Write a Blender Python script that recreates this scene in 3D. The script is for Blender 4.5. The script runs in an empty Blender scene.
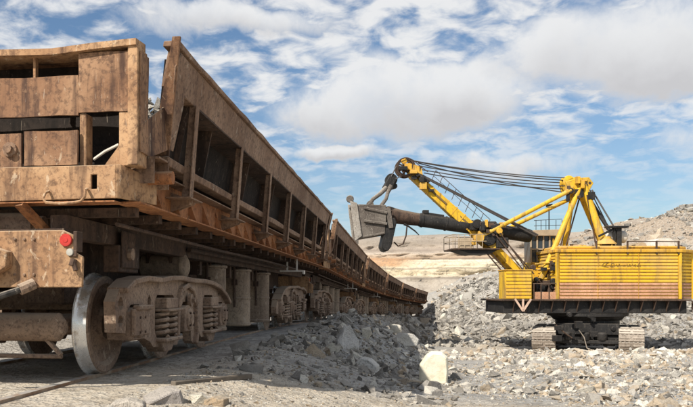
import bpy, bmesh, math, random
import numpy as np
from mathutils import Vector, Matrix
from mathutils.geometry import tessellate_polygon

random.seed(11)
rng = np.random.default_rng(11)
sc = bpy.context.scene
C = sc.collection
R = math.radians

# ------------------------------------------------------------------ camera
A = R(8.47)                      # the railway runs along +Y, the camera looks 8.47 deg left of it
FPX = 766.0                      # focal length in photograph pixels (693 wide)
SA, CA = math.sin(A), math.cos(A)
CAMZ = 0.8                       # eye height above the rail top
cam = bpy.data.cameras.new('camera')
cam.sensor_width = 36
cam.lens = 36 * FPX / 693
cam.shift_x = (346.5 - 290) / 693
cam.shift_y = 86.5 / 693
cam.clip_start = 0.1
cam.clip_end = 5000
camo = bpy.data.objects.new('camera', cam)
camo.location = (0, 0, CAMZ)
camo.rotation_euler = (R(90), 0, A)
C.objects.link(camo)
sc.camera = camo

# ------------------------------------------------------------------ sky and sun
SUN_TO = Vector((2.10, 3.05, -3.35)).normalized()     # way the sunlight travels
sun_el = math.asin(-SUN_TO.z)
sun_az = math.atan2(-SUN_TO.x, -SUN_TO.y)
w = bpy.data.worlds.new('World'); sc.world = w; w.use_nodes = True
nt = w.node_tree; nt.nodes.clear()
def wn(t, **k):
    n = nt.nodes.new(t)
    for a, b in k.items(): setattr(n, a, b)
    return n
def wl(a, b): nt.links.new(a, b)
def wmath(op, a, b=None, c=None, clamp=False):
    n = wn('ShaderNodeMath', operation=op, use_clamp=clamp)
    for i, s in enumerate((a, b, c)):
        if s is None: continue
        if isinstance(s, (int, float)): n.inputs[i].default_value = s
        else: wl(s, n.inputs[i])
    return n.outputs[0]
def wss(x, lo, hi):
    n = wn('ShaderNodeMapRange', interpolation_type='SMOOTHSTEP')
    wl(x, n.inputs[0]); n.inputs[1].default_value = lo; n.inputs[2].default_value = hi
    return n.outputs[0]
sky = wn('ShaderNodeTexSky', sky_type='NISHITA')
sky.sun_disc = False
sky.sun_elevation = sun_el
sky.sun_rotation = sun_az % (2 * math.pi)
sky.air_density = 1.0; sky.dust_density = 0.9; sky.ozone_density = 1.6
tc = wn('ShaderNodeTexCoord')
sep = wn('ShaderNodeSeparateXYZ'); wl(tc.outputs['Generated'], sep.inputs[0])
zz = wmath('MAXIMUM', sep.outputs[2], 0.0)
den = wmath('ADD', zz, 0.16)
cmb = wn('ShaderNodeCombineXYZ')
wl(wmath('DIVIDE', sep.outputs[0], den), cmb.inputs[0]); wl(wmath('DIVIDE', sep.outputs[1], den), cmb.inputs[1])
def wnoise(scale, detail, rough, vec, dist=0.0):
    n = wn('ShaderNodeTexNoise', noise_dimensions='3D')
    n.inputs['Scale'].default_value = scale; n.inputs['Detail'].default_value = detail
    n.inputs['Roughness'].default_value = rough; n.inputs['Distortion'].default_value = dist
    wl(vec, n.inputs['Vector']); return n.outputs['Fac']
# small mackerel puffs high up
n_small = wnoise(8.5, 7, 0.56, cmb.outputs[0], 0.35)
n_cover = wnoise(0.9, 3, 0.5, cmb.outputs[0])
thr = wmath('MULTIPLY_ADD', n_cover, 0.55, wmath('MULTIPLY', n_small, 0.75))
high = wmath('MULTIPLY', wss(zz, 0.10, 0.24), 0.95)
alto = wmath('MULTIPLY', wss(thr, 0.53, 0.76), wmath('MULTIPLY_ADD', high, 0.75, 0.25))
# big soft cumulus heaps: a few of them stand in directions the photograph shows
def pdir(px, py):
    u = (px - 290) / FPX; v = (290 - py) / FPX
    d = Vector((-SA + u * CA, CA + u * SA, v)); return d.normalized()
warp = wn('ShaderNodeTexNoise'); warp.inputs['Scale'].default_value = 7; warp.inputs['Detail'].default_value = 6; warp.inputs['Roughness'].default_value = 0.55
wl(tc.outputs['Generated'], warp.inputs['Vector'])
wv = wn('ShaderNodeVectorMath', operation='MULTIPLY_ADD')
wl(warp.outputs['Color'], wv.inputs[0]); wv.inputs[1].default_value = (.13, .13, .10); wv.inputs[2].default_value = (-.065, -.065, -.05)
wadd = wn('ShaderNodeVectorMath', operation='ADD'); wl(tc.outputs['Generated'], wadd.inputs[0]); wl(wv.outputs[0], wadd.inputs[1])
bil = wnoise(5.5, 9, 0.62, tc.outputs['Generated'], 0.3)
bil = wmath('MULTIPLY', wmath('SUBTRACT', bil, 0.5), 3.4)
big = None; shade = None
for (px, py, sx, sy) in [(410, 100, .20, .062), (645, 44, .17, .066), (520, 168, .085, .02), (470, 95, .12, .05), (240, 20, .14, .03), (335, 158, .06, .015),
                         (900, 120, .2, .06), (-250, 110, .2, .06), (1300, 60, .25, .08), (-700, 60, .25, .08)]:
    d = pdir(px, py)
    side = d.cross(Vector((0, 0, 1))).normalized(); up = side.cross(d).normalized()
    def dot(vv):
        n = wn('ShaderNodeVectorMath', operation='DOT_PRODUCT'); wl(wadd.outputs[0], n.inputs[0]); n.inputs[1].default_value = vv; return n.outputs['Value']
    a_ = wmath('DIVIDE', dot(side), sx); b_ = wmath('DIVIDE', wmath('SUBTRACT', dot(up), 0), sy)
    r2 = wmath('ADD', wmath('MULTIPLY', a_, a_), wmath('MULTIPLY', b_, b_))
    front = wmath('GREATER_THAN', dot(d), 0.0)
    m = wmath('MULTIPLY', wmath('SUBTRACT', 1.0, wss(wmath('ADD', r2, bil), 0.15, 1.15)), front)
    sh = wmath('MULTIPLY', m, wss(wmath('MULTIPLY', b_, -1), -0.5, 0.9))
    big = m if big is None else wmath('MAXIMUM', big, m)
    shade = sh if shade is None else wmath('MAXIMUM', shade, sh)
n_tex = wnoise(9, 6, 0.6, tc.outputs['Generated'])
haze = wmath('SUBTRACT', 1.0, wss(zz, 0.02, 0.32))
mask = wmath('MAXIMUM', wmath('MULTIPLY', big, wmath('MULTIPLY_ADD', n_tex, 0.9, 0.50), clamp=True), alto)
mask = wmath('MAXIMUM', mask, wmath('MULTIPLY', haze, 0.08))
mask = wmath('MINIMUM', mask, 0.97)
ccol = wn('ShaderNodeMix', data_type='RGBA')
wl(wmath('MULTIPLY', shade, wmath('MULTIPLY_ADD', n_tex, 1.8, 0.0), clamp=True), ccol.inputs[0])
ccol.inputs[6].default_value = (7.4, 7.45, 7.5, 1); ccol.inputs[7].default_value = (5.3, 5.25, 5.35, 1)
skm = wn('ShaderNodeMix', data_type='RGBA', blend_type='MULTIPLY'); skm.inputs[0].default_value = 1.0
wl(sky.outputs[0], skm.inputs[6]); skm.inputs[7].default_value = (.80, .92, 1.0, 1)
mx = wn('ShaderNodeMix', data_type='RGBA')
wl(mask, mx.inputs[0]); wl(skm.outputs[2], mx.inputs[6]); wl(ccol.outputs[2], mx.inputs[7])
bg = wn('ShaderNodeBackground'); bg.inputs[1].default_value = 0.092
out = wn('ShaderNodeOutputWorld')
wl(mx.outputs[2], bg.inputs[0]); wl(bg.outputs[0], out.inputs[0])

sl = bpy.data.lights.new('sun', 'SUN'); sl.energy = 5.0; sl.angle = R(0.53); sl.color = (1.0, 0.93, 0.82)
so = bpy.data.objects.new('sun', sl); so.rotation_euler = SUN_TO.to_track_quat('-Z', 'Y').to_euler(); so.location = (-20, -20, 40); C.objects.link(so)
sc.view_settings.view_transform = 'Standard'; sc.view_settings.look = 'None'
sc.view_settings.exposure = 0.32; sc.view_settings.gamma = 1.0

# ------------------------------------------------------------------ materials
class NT:
    def __init__(s, name):
        s.m = bpy.data.materials.new(name); s.m.use_nodes = True
        s.t = s.m.node_tree; s.b = s.t.nodes['Principled BSDF']
        g = s.n('ShaderNodeNewGeometry'); s.pos = g.outputs['Position']; s.nor = g.outputs['Normal']
    def n(s, t, **k):
        x = s.t.nodes.new(t)
        for a, b in k.items(): setattr(x, a, b)
        return x
    def l(s, a, b): s.t.links.new(a, b)
    def noise(s, scale, detail=5, rough=.6, stretch=None, dist=0):
        v = s.pos
        if stretch:
            m = s.n('ShaderNodeVectorMath', operation='MULTIPLY'); s.l(v, m.inputs[0]); m.inputs[1].default_value = stretch; v = m.outputs[0]
        x = s.n('ShaderNodeTexNoise'); x.inputs['Scale'].default_value = scale; x.inputs['Detail'].default_value = detail
        x.inputs['Roughness'].default_value = rough; x.inputs['Distortion'].default_value = dist
        s.l(v, x.inputs['Vector']); return x.outputs['Fac']
    def rng(s, x, lo, hi, a=0., b=1.):
        n = s.n('ShaderNodeMapRange', interpolation_type='SMOOTHSTEP'); s.l(x, n.inputs[0])
        for i, v in enumerate((lo, hi, a, b)): n.inputs[i + 1].default_value = v
        return n.outputs[0]
    def math(s, op, a, b=0.):
        n = s.n('ShaderNodeMath', operation=op)
        for i, v in enumerate((a, b)):
            if isinstance(v, (int, float)): n.inputs[i].default_value = v
            else: s.l(v, n.inputs[i])
        return n.outputs[0]
    def mix(s, f, a, b, mode='MIX'):
        n = s.n('ShaderNodeMix', data_type='RGBA', blend_type=mode)
        for i, v in ((0, f), (6, a), (7, b)):
            if isinstance(v, (int, float)): n.inputs[i].default_value = v
            elif isinstance(v, tuple): n.inputs[i].default_value = (*v, 1)
            else: s.l(v, n.inputs[i])
        return n.outputs[2]
    def bump(s, h, strength=.3, dist=.01, prev=None):
        n = s.n('ShaderNodeBump'); n.inputs['Strength'].default_value = strength; n.inputs['Distance'].default_value = dist
        s.l(h, n.inputs['Height'])
        if prev is not None: s.l(prev, n.inputs['Normal'])
        return n.outputs[0]
    def upmask(s, lo=.35, hi=.85):
        x = s.n('ShaderNodeSeparateXYZ'); s.l(s.nor, x.inputs[0]); return s.rng(x.outputs[2], lo, hi)
    def done(s, col, rough=.8, metal=0., normal=None, spec=.3):
        if isinstance(col, tuple): s.b.inputs['Base Color'].default_value = (*col, 1)
        else: s.l(col, s.b.inputs['Base Color'])
        if isinstance(rough, float): s.b.inputs['Roughness'].default_value = rough
        else: s.l(rough, s.b.inputs['Roughness'])
        if isinstance(metal, float): s.b.inputs['Metallic'].default_value = metal
        else: s.l(metal, s.b.inputs['Metallic'])
        s.b.inputs['Specular IOR Level'].default_value = spec
        if normal is not None: s.l(normal, s.b.inputs['Normal'])
        return s.m

def rusty(name, light, mid, dark, dust=(.42, .33, .22), dustamt=.6, scale=1.0, streak=.8, rough=.85):
    t = NT(name)
    big = t.noise(1.3 * scale, 6, .62, dist=.4)
    fine = t.noise(22 * scale, 6, .7)
    st = t.noise(3.2 * scale, 5, .6, (2.2, 2.2, .22))
    col = t.mix(t.rng(big, .36, .64), mid, light)
    col = t.mix(t.math('MULTIPLY', t.rng(fine, .47, .64), .6), col, dark)
    col = t.mix(t.math('MULTIPLY', t.rng(st, .50, .66), streak), col, dark)
    st2 = t.noise(9 * scale, 6, .7, (2.4, 2.4, .3))
    col = t.mix(t.math('MULTIPLY', t.rng(st2, .55, .66), streak * .55), col, dark)
    chip = t.noise(8.5 * scale, 9, .78, dist=.6)
    col = t.mix(t.math('MULTIPLY', t.rng(chip, .54, .62), .6), col, dark)
    tone = t.noise(.55, 3, .5)
    col = t.mix(t.math('MULTIPLY', t.rng(tone, .42, .62), .45), col, t.mix(1.0, col, (.55, .52, .52), 'MULTIPLY'))
    blot = t.noise(15 * scale, 8, .75, dist=.5)
    col = t.mix(t.math('MULTIPLY', t.rng(blot, .58, .68), .55), col, light)
    pale = t.noise(11 * scale, 6, .7, (1, 1, .5), dist=.5)
    col = t.mix(t.math('MULTIPLY', t.rng(pale, .60, .655), .6), col, dust)
    scr = t.noise(14 * scale, 3, .5, (3.2, 3.2, .3), dist=1.6)
    col = t.mix(t.math('MULTIPLY', t.rng(scr, .70, .73), .45), col, (.55, .46, .36))
    col = t.mix(t.math('MULTIPLY', t.upmask(.4, .9), dustamt), col, dust)
    nb = t.bump(t.noise(2.6 * scale, 3, .5), .22, .05)
    nb = t.bump(t.noise(60 * scale, 6, .75), .35, .006, nb)
    nb = t.bump(blot, .25, .008, nb)
    return t.done(col, rough, 0., nb, .25)

M = {}
M['rust_end'] = rusty('rusty_ochre_steel', (.50, .315, .175), (.34, .19, .10), (.105, .058, .038), (.56, .44, .31), streak=.75)
M['rust_panel'] = rusty('rusty_brown_panel_steel', (.36, .215, .125), (.235, .125, .07), (.075, .042, .03), (.48, .37, .26), streak=1.0)
M['rust_shade_side'] = rusty('rusty_and_shade_dulled_side_steel', (.37, .245, .165), (.24, .145, .092), (.075, .046, .034), (.44, .36, .28), streak=.35)  # duller and darker rust: the shade on the side is put into this colour
M['rust_orange'] = rusty('orange_rusty_underframe_steel', (.46, .21, .09), (.32, .13, .055), (.10, .045, .025), (.42, .28, .17), streak=.35)
M['rust_dark'] = rusty('grimy_and_shade_dark_steel', (.12, .075, .052), (.066, .042, .031), (.03, .022, .018), (.22, .17, .125), .5)  # grimy steel; on the bay ribs and chord flange its darkness paints shade
M['cast'] = rusty('dusty_cast_steel', (.37, .265, .19), (.245, .168, .12), (.08, .056, .045), (.46, .37, .28), .6, 1.6, .12)
M['cyl'] = rusty('dusty_painted_cylinder_steel', (.38, .30, .22), (.28, .21, .155), (.12, .09, .07), (.42, .35, .28), .5, 1.2, .4)
M['inner'] = rusty('shade_black_inner_plate', (.04, .029, .023), (.02, .015, .013), (.009, .007, .006), (.08, .06, .05), .3)  # near-black colour paints the deep shade of recesses and openings
M['black'] = rusty('black_greasy_steel', (.036, .033, .031), (.019, .018, .018), (.009, .009, .009), (.11, .095, .08), .4, 1, .5, .55)
M['rubber'] = rusty('dusty_rubber_hose', (.10, .09, .08), (.05, .046, .043), (.02, .02, .02), (.30, .26, .21), .6)
M['bucket'] = rusty('worn_grey_bucket_steel', (.20, .175, .15), (.12, .10, .085), (.045, .037, .032), (.5, .45, .38), .5, .8, .3)
M['lip'] = rusty('bright_worn_lip_steel', (.40, .37, .33), (.30, .265, .225), (.12, .10, .085), (.5, .45, .38), .5, .8, .3)
M['trk'] = rusty('dusty_crawler_steel', (.40, .34, .28), (.26, .22, .18), (.09, .07, .055), (.52, .47, .40), .7, 1, .3)
M['pinkrust'] = rusty('faded_pink_board', (.58, .33, .20), (.50, .265, .155), (.30, .15, .085), (.6, .42, .3), .3, .6, .4)

def yellow_mat(name, base=(.66, .395, .018), wear=(.46, .24, .03), grime=(.11, .07, .04), amt=.62):
    t = NT(name)
    a = t.noise(.9, 6, .65, dist=.5); st = t.noise(1.9, 5, .6, (2, 2, .2)); f = t.noise(9, 6, .7)
    col = t.mix(t.rng(a, .45, .72), base, wear)
    col = t.mix(t.math('MULTIPLY', t.rng(st, .50, .66), amt), col, grime)
    col = t.mix(t.math('MULTIPLY', t.rng(f, .57, .66), amt), col, grime)
    fd = t.noise(.45, 4, .6); col = t.mix(t.math('MULTIPLY', t.rng(fd, .45, .65), .35), col, (.56, .40, .13))
    ch = t.noise(5, 8, .78); col = t.mix(t.math('MULTIPLY', t.rng(ch, .60, .64), .7), col, (.20, .095, .04))
    col = t.mix(t.math('MULTIPLY', t.upmask(.4, .9), .5), col, (.45, .34, .2))
    return t.done(col, .62, 0., t.bump(f, .2, .01), .35)
M['yellow'] = yellow_mat('worn_yellow_paint')
M['yboard'] = yellow_mat('worn_yellow_board_paint', amt=.40)
M['yorange'] = yellow_mat('orange_yellow_roof_edge', (.66, .36, .03), (.48, .24, .04))

def flat_mat(name, col, rough=.6, metal=0., var=.35, scale=14):
    t = NT(name); n = t.noise(scale, 5, .6)
    c = t.mix(t.math('MULTIPLY', t.rng(n, .35, .7), var), col, tuple(x * .45 for x in col))
    return t.done(c, rough, metal, t.bump(n, .15, .005), .4)
M['red'] = flat_mat('red_reflector_lens', (.50, .035, .025), .35)
M['white'] = flat_mat('grimy_white_lens', (.42, .40, .35), .4)
M['glass'] = flat_mat('dark_cab_glass', (.04, .05, .06), .1, 0., .2)
M['tan'] = flat_mat('dusty_tan_roof_sheet', (.40, .31, .21), .8, 0., .4, 3)
M['pale'] = flat_mat('faded_pale_paint', (.62, .57, .50), .7, 0., .4, 5)
M['ink'] = flat_mat('faded_dark_lettering', (.16, .10, .03), .7)
M['braces'] = flat_mat('faded_pink_brace_paint', (.60, .42, .32), .7, 0., .4, 5)
M['rope'] = flat_mat('steel_rope', (.09, .08, .075), .5, .3, .3)
M['sleeper'] = flat_mat('weathered_sleeper', (.16, .13, .10), .9, 0., .6, 8)
t = NT('polished_steel_tread'); n = t.noise(7, 4, .6); n2 = t.noise(30, 5, .65)
M['tread'] = t.done(t.mix(t.rng(n, .5, .66), (.78, .77, .75), (.45, .38, .31)), t.rng(n2, .3, .7, .20, .42), t.rng(n, .5, .8, .55, .3), t.bump(n2, .1, .004))
t = NT('rail_steel'); n = t.noise(5, 4, .6)
M['rail'] = t.done(t.mix(t.upmask(.7, .95), t.mix(t.rng(n, .4, .65), (.20, .11, .06), (.32, .25, .18)), t.mix(t.rng(n, .45, .6), (.36, .34, .31), (.30, .22, .16))), .55, 0., t.bump(t.noise(40), .2, .005))

def rock_mat(name, tint=True):
    t = NT(name)
    at = t.n('ShaderNodeAttribute'); at.attribute_name = 'tint'
    n = t.noise(5, 6, .65); f = t.noise(38, 6, .7)
    c = t.mix(t.math('MULTIPLY', t.rng(n, .35, .7), .35), at.outputs['Color'], (.30, .27, .235))
    c = t.mix(t.math('MULTIPLY', t.rng(f, .48, .66), .5), c, (.16, .145, .13))
    c = t.mix(t.math('MULTIPLY', t.upmask(.55, .95), .35), c, (.50, .45, .375))
    nb = t.bump(n, .8, .10); nb = t.bump(f, .7, .03, nb)
    return t.done(c, .92, 0., nb, .2)
M['rock'] = rock_mat('broken_limestone')
t = NT('pale_cream_block_stone'); n = t.noise(4, 6, .6); f = t.noise(30, 5, .7)
M['block'] = t.done(t.mix(t.math('MULTIPLY', t.rng(f, .5, .75), .4), t.mix(t.rng(n, .35, .7), (.82, .77, .62), (.66, .60, .45)), (.42, .37, .28)), .9, 0., t.bump(f, .4, .015, t.bump(n, .4, .06)), .2)

# ground: sandy grit, grey gravel, wheel-packed dirt before the excavator
t = NT('gravel_and_dirt_ground')
n1 = t.noise(.35, 5, .6); n2 = t.noise(2.4, 6, .65); n3 = t.noise(16, 6, .72); n4 = t.noise(70, 4, .7)
vor = t.n('ShaderNodeTexVoronoi'); vor.inputs['Scale'].default_value = 11; vor.inputs['Randomness'].default_value = 1; t.l(t.pos, vor.inputs['Vector'])
vor2 = t.n('ShaderNodeTexVoronoi'); vor2.inputs['Scale'].default_value = 34; t.l(t.pos, vor2.inputs['Vector'])
at = t.n('ShaderNodeAttribute'); at.attribute_name = 'soil'
sp = t.n('ShaderNodeSeparateColor'); t.l(at.outputs['Color'], sp.inputs[0])
grey = t.mix(t.rng(n2, .35, .68), (.36, .35, .335), (.205, .20, .19))
sand = t.mix(t.rng(n2, .38, .66), (.52, .455, .365), (.37, .315, .245))
brown = t.mix(t.rng(n2, .35, .65), (.36, .285, .21), (.265, .20, .145))
col = t.mix(t.math('MULTIPLY', sp.outputs[0], t.rng(n1, .2, .5, .6, 1.)), grey, sand)
col = t.mix(sp.outputs[1], col, brown)
vc = t.n('ShaderNodeSeparateColor'); t.l(vor.outputs['Color'], vc.inputs[0])
col = t.mix(t.math('MULTIPLY', t.rng(vc.outputs[0], .45, .95), .45), col, (.56, .52, .45))
col = t.mix(t.math('MULTIPLY', t.rng(n3, .5, .7), .45), col, (.16, .14, .12))
col = t.mix(t.math('MULTIPLY', t.rng(n4, .58, .7), .35), col, (.62, .58, .5))
nb = t.bump(n2, .5, .10); nb = t.bump(n3, .6, .04, nb); nb = t.bump(vor.outputs['Distance'], .5, .05, nb); nb = t.bump(vor2.outputs['Distance'], .6, .02, nb)
M['ground'] = t.done(col, .95, 0., nb, .15)

# strata of the quarry wall: colour belongs to the height of the bed
t = NT('quarry_strata')
sx = t.n('ShaderNodeSeparateXYZ'); t.l(t.pos, sx.inputs[0])
nn = t.noise(.05, 5, .6); n2 = t.noise(.35, 6, .7); n3 = t.noise(.9, 5, .7, (1, 1, 2.5)); nl = t.noise(.5, 4, .6, (.12, .12, 3.0))
hz = t.math('ADD', sx.outputs[2], t.math('MULTIPLY', t.math('SUBTRACT', nn, .5), 1.6))
hz = t.math('ADD', hz, t.math('MULTIPLY', t.math('SUBTRACT', n2, .5), .55))
cr = t.n('ShaderNodeValToRGB'); t.l(t.math('DIVIDE', t.math('ADD', hz, 5.0), 24.0), cr.inputs[0])
E_ = cr.color_ramp.elements
stops = [(0.0, (.33, .30, .26)), (.35, (.40, .35, .29)), (.378, (.22, .185, .15)), (.40, (.58, .50, .37)), (.475, (.62, .54, .39)), (.492, (.30, .25, .19)), (.51, (.64, .56, .41)),
         (.595, (.66, .58, .44)), (.612, (.19, .145, .11)), (.635, (.41, .31, .22)), (.69, (.50, .42, .34)), (.735, (.28, .23, .19)), (.77, (.37, .31, .255)), (.83, (.29, .245, .20)), (.9, (.34, .295, .25))]
E_[0].position = 0; E_[0].color = (*stops[0][1], 1)
E_[1].position = stops[1][0]; E_[1].color = (*stops[1][1], 1)
for p, c in stops[2:]:
    e = E_.new(p); e.color = (*c, 1)
patch = t.math('ADD', sx.outputs[0], t.math('MULTIPLY', nn, 14.0))
orange = t.math('MULTIPLY', t.rng(patch, 14., 4.), t.math('MULTIPLY', t.rng(hz, 7.0, 7.8), t.rng(hz, 10.5, 9.6)))
col = t.mix(t.math('MULTIPLY', orange, .85), cr.outputs[0], (.46, .255, .13))
col = t.mix(t.math('MULTIPLY', t.rng(nl, .55, .68), .35), col, (.26, .21, .165))
ck = t.noise(.55, 5, .7, (1.6, 1.6, .22)); n5 = t.noise(2.2, 5, .7)
col = t.mix(t.math('MULTIPLY', t.rng(ck, .56, .64), .5), col, (.20, .165, .13))
col = t.mix(t.math('MULTIPLY', t.rng(n5, .52, .64), .4), col, (.24, .20, .165))
col = t.mix(t.math('MULTIPLY', t.rng(n3, .50, .66), .5), col, (.26, .22, .18))
M['strata'] = t.done(col, .95, 0., t.bump(n3, .6, .5, t.bump(n2, .5, 1.0)), .1)

# ------------------------------------------------------------------ mesh helpers
class MB:
    def __init__(s): s.v = []; s.f = []; s.mi = []; s.cur = 0
    def add(s, vs, fs):
        o = len(s.v); s.v += [tuple(p) for p in vs]
        for f in fs: s.f.append([i + o for i in f]); s.mi.append(s.cur)
        return s
    def box(s, x0, x1, y0, y1, z0, z1):
        return s.add([(x0, y0, z0), (x1, y0, z0), (x1, y1, z0), (x0, y1, z0), (x0, y0, z1), (x1, y0, z1), (x1, y1, z1), (x0, y1, z1)],
                     [(0, 3, 2, 1), (4, 5, 6, 7), (0, 1, 5, 4), (1, 2, 6, 5), (2, 3, 7, 6), (3, 0, 4, 7)])
    def bar(s, p, q, wd, ht, up=(0, 0, 1), w2=None, h2=None):
        p = Vector(p); q = Vector(q); d = (q - p).normalized(); u = Vector(up)
        sd = d.cross(u)
        if sd.length < 1e-4: sd = d.cross(Vector((1, 0, 0)))
        sd.normalize(); u = sd.cross(d).normalized()
        w2 = wd if w2 is None else w2; h2 = ht if h2 is None else h2
        vs = [c + sd * a * ww / 2 + u * b * hh / 2 for c, ww, hh in ((p, wd, ht), (q, w2, h2)) for a, b in ((-1, -1), (1, -1), (1, 1), (-1, 1))]
        return s.add(vs, [(3, 2, 1, 0), (4, 5, 6, 7), (0, 1, 5, 4), (1, 2, 6, 5), (2, 3, 7, 6), (3, 0, 4, 7)])
    def tube(s, pts, r, n=10, cap=True):
        pts = [Vector(p) for p in pts]; rs = r if isinstance(r, (list, tuple)) else [r] * len(pts)
        vs = []; fs = []; pu = None
        for i, p in enumerate(pts):
            d = (pts[min(i + 1, len(pts) - 1)] - pts[max(i - 1, 0)]).normalized()
            if pu is None:
                pu = d.orthogonal().normalized()
            else:
                pu = (pu - d * pu.dot(d)).normalized()
            sd = d.cross(pu)
            for k in range(n):
                a = 2 * math.pi * k / n
                vs.append(p + (pu * math.cos(a) + sd * math.sin(a)) * rs[i])
        for i in range(len(pts) - 1):
            for k in range(n):
                k2 = (k + 1) % n
                fs.append((i * n + k, i * n + k2, (i + 1) * n + k2, (i + 1) * n + k))
        if cap: fs.append(tuple(reversed(range(n)))); fs.append(tuple((len(pts) - 1) * n + k for k in range(n)))
        return s.add(vs, fs)
    def prism(s, poly, to3, a, b, holes=()):
        """poly: 2D outline, to3(u, v, w) -> point, between w = a and b; holes: more outlines."""
        loops = [list(poly)] + [list(h) for h in holes]
        flat = [p for lp in loops for p in lp]; n = len(flat)
        tris = tessellate_polygon([[Vector((p[0], p[1], 0)) for p in lp] for lp in loops])
        vs = [to3(p[0], p[1], a) for p in flat] + [to3(p[0], p[1], b) for p in flat]
        fs = [tuple(t_) for t_ in tris] + [tuple(i + n for i in reversed(t_)) for t_ in tris]
        o = 0
        for lp in loops:
            m = len(lp)
            for k in range(m):
                k2 = (k + 1) % m
                fs.append((o + k, o + k2, o + k2 + n, o + k + n))
            o += m
        return s.add(vs, fs)
    def lathe(s, prof, to3, n=32, close=False):
        """prof: (radius, along); to3(along, u, v) -> point."""
        vs = []; fs = []; m = len(prof)
        for k in range(n):
            a = 2 * math.pi * k / n
            for (r, h) in prof: vs.append(to3(h, r * math.cos(a), r * math.sin(a)))
        for k in range(n):
            k2 = (k + 1) % n
            for i in range(m - 1 if not close else m):
                i2 = (i + 1) % m
                fs.append((k * m + i, k2 * m + i, k2 * m + i2, k * m + i2))
        return s.add(vs, fs)
    def plate(s, to3, u0, u1, v0, v1, th, nu=8, nv=6, amp=.008, edge=.003, rnd=random):
        """a dented sheet: u, v in its plane, thickness along the normal of to3(u, v, w)."""
        vs = []; fs = []
        ph = [rnd.uniform(0, 6.28) for _ in range(8)]
        W = nu + 1
        for sgn in (0, 1):
            for j in range(nv + 1):
                for i in range(nu + 1):
                    a = i / nu; b = j / nv
                    uu = u0 + (u1 - u0) * a; vv = v0 + (v1 - v0) * b
                    wv_ = amp * (math.sin(5.1 * uu + ph[0]) * math.sin(6.3 * vv + ph[1]) + .6 * math.sin(11 * uu + ph[2]) * math.sin(9 * vv + ph[3]))
                    if i in (0, nu): uu += .4 * edge * math.sin(17 * vv + ph[4]) * .6
                    if j in (0, nv): vv += .4 * edge * (math.sin(13 * uu + ph[5]) + .6 * math.sin(31 * uu + ph[6]))
                    vs.append(to3(uu, vv, wv_ + (th if sgn else 0)))
        n = W * (nv + 1)
        for j in range(nv):
            for i in range(nu):
                q = (j * W + i, j * W + i + 1, (j + 1) * W + i + 1, (j + 1) * W + i)
                fs.append(q); fs.append(tuple(x + n for x in reversed(q)))
        ring = [i for i in range(W)] + [j * W + nu for j in range(1, nv + 1)] + [nv * W + i for i in range(nu - 1, -1, -1)] + [j * W for j in range(nv - 1, 0, -1)]
        for k in range(len(ring)):
            a, b = ring[k], ring[(k + 1) % len(ring)]
            fs.append((b, a, a + n, b + n))
        return s.add(vs, fs)
    def mesh(s, name, mats, bevel=0., smooth=35):
        me = bpy.data.meshes.new(name); me.from_pydata(s.v, [], s.f)
        if not isinstance(mats, (list, tuple)): mats = [mats]
        for m in mats: me.materials.append(M[m])
        if len(mats) > 1: me.polygons.foreach_set('material_index', s.mi)
        bm = bmesh.new(); bm.from_mesh(me)
        bmesh.ops.recalc_face_normals(bm, faces=bm.faces)
        if bevel:
            es = [e for e in bm.edges if len(e.link_faces) == 2 and e.calc_face_angle(0) > .6 and e.calc_length() > bevel * 2.2]
            bmesh.ops.bevel(bm, geom=es, offset=bevel, segments=1, affect='EDGES', clamp_overlap=True)
        bm.to_mesh(me); bm.free()
        if smooth:
            me.shade_smooth(); me.set_sharp_from_angle(angle=R(smooth))
        return me
    def build(s, name, mats, parent=None, bevel=0., smooth=35):
        return link(name, s.mesh(name, mats, bevel, smooth), parent)
def link(name, me, parent=None, loc=None, rot=None):
    o = bpy.data.objects.new(name, me); C.objects.link(o)
    if parent: o.parent = parent
    if loc is not None: o.location = loc
    if rot is not None: o.rotation_euler = rot
    return o
def empty(name, parent=None, loc=(0, 0, 0), rz=0.):
    o = bpy.data.objects.new(name, None); C.objects.link(o); o.location = loc; o.rotation_euler = (0, 0, rz)
    if parent: o.parent = parent
    return o
def tag(o, label=None, cat=None, group=None, kind=None):
    if label: o['label'] = label
    if cat: o['category'] = cat
    if group: o['group'] = group
    if kind: o['kind'] = kind
    return o
KIDS = {}
def kids(o):
    if not KIDS:
        for x in C.objects:
            if x.parent: KIDS.setdefault(x.parent.name, []).append(x)
    return KIDS.get(o.name, [])
def copy_tree(o, parent=None):
    c = o.copy(); C.objects.link(c)
    if parent: c.parent = parent
    for ch in kids(o): copy_tree(ch, c)
    return c
XZ = lambda y: (lambda u, v, w_: (u, y + w_, v))      # sheet standing across the track
YZ = lambda x: (lambda u, v, w_: (x + w_, u, v))      # sheet along the track

# ------------------------------------------------------------------ terrain
def ss(x, a, b):
    t_ = np.clip((x - a) / (b - a), 0, 1); return t_ * t_ * (3 - 2 * t_)
_tab = rng.random((256, 256))
def vnoise(x, y):
    xi = np.floor(x).astype(int); yi = np.floor(y).astype(int); fx = x - xi; fy = y - yi
    fx = fx * fx * (3 - 2 * fx); fy = fy * fy * (3 - 2 * fy)
    g = lambda a, b: _tab[a & 255, b & 255]
    return (g(xi, yi) * (1 - fx) + g(xi + 1, yi) * fx) * (1 - fy) + (g(xi, yi + 1) * (1 - fx) + g(xi + 1, yi + 1) * fx) * fy - .5
def fbm(x, y, s, o=4, g=.5):
    r = 0; a = 1
    for k in range(o):
        r = r + a * vnoise(x / s + 17.3 * k, y / s + 9.1 * k); s *= .5; a *= g
    return r
TX = -3.69
def track_z(Y):
    t_ = np.maximum(np.asarray(Y, float) - 12, 0)
    return np.where(t_ < 12, -.03 * t_ * t_ / 24, -.03 * (t_ - 6))
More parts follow.
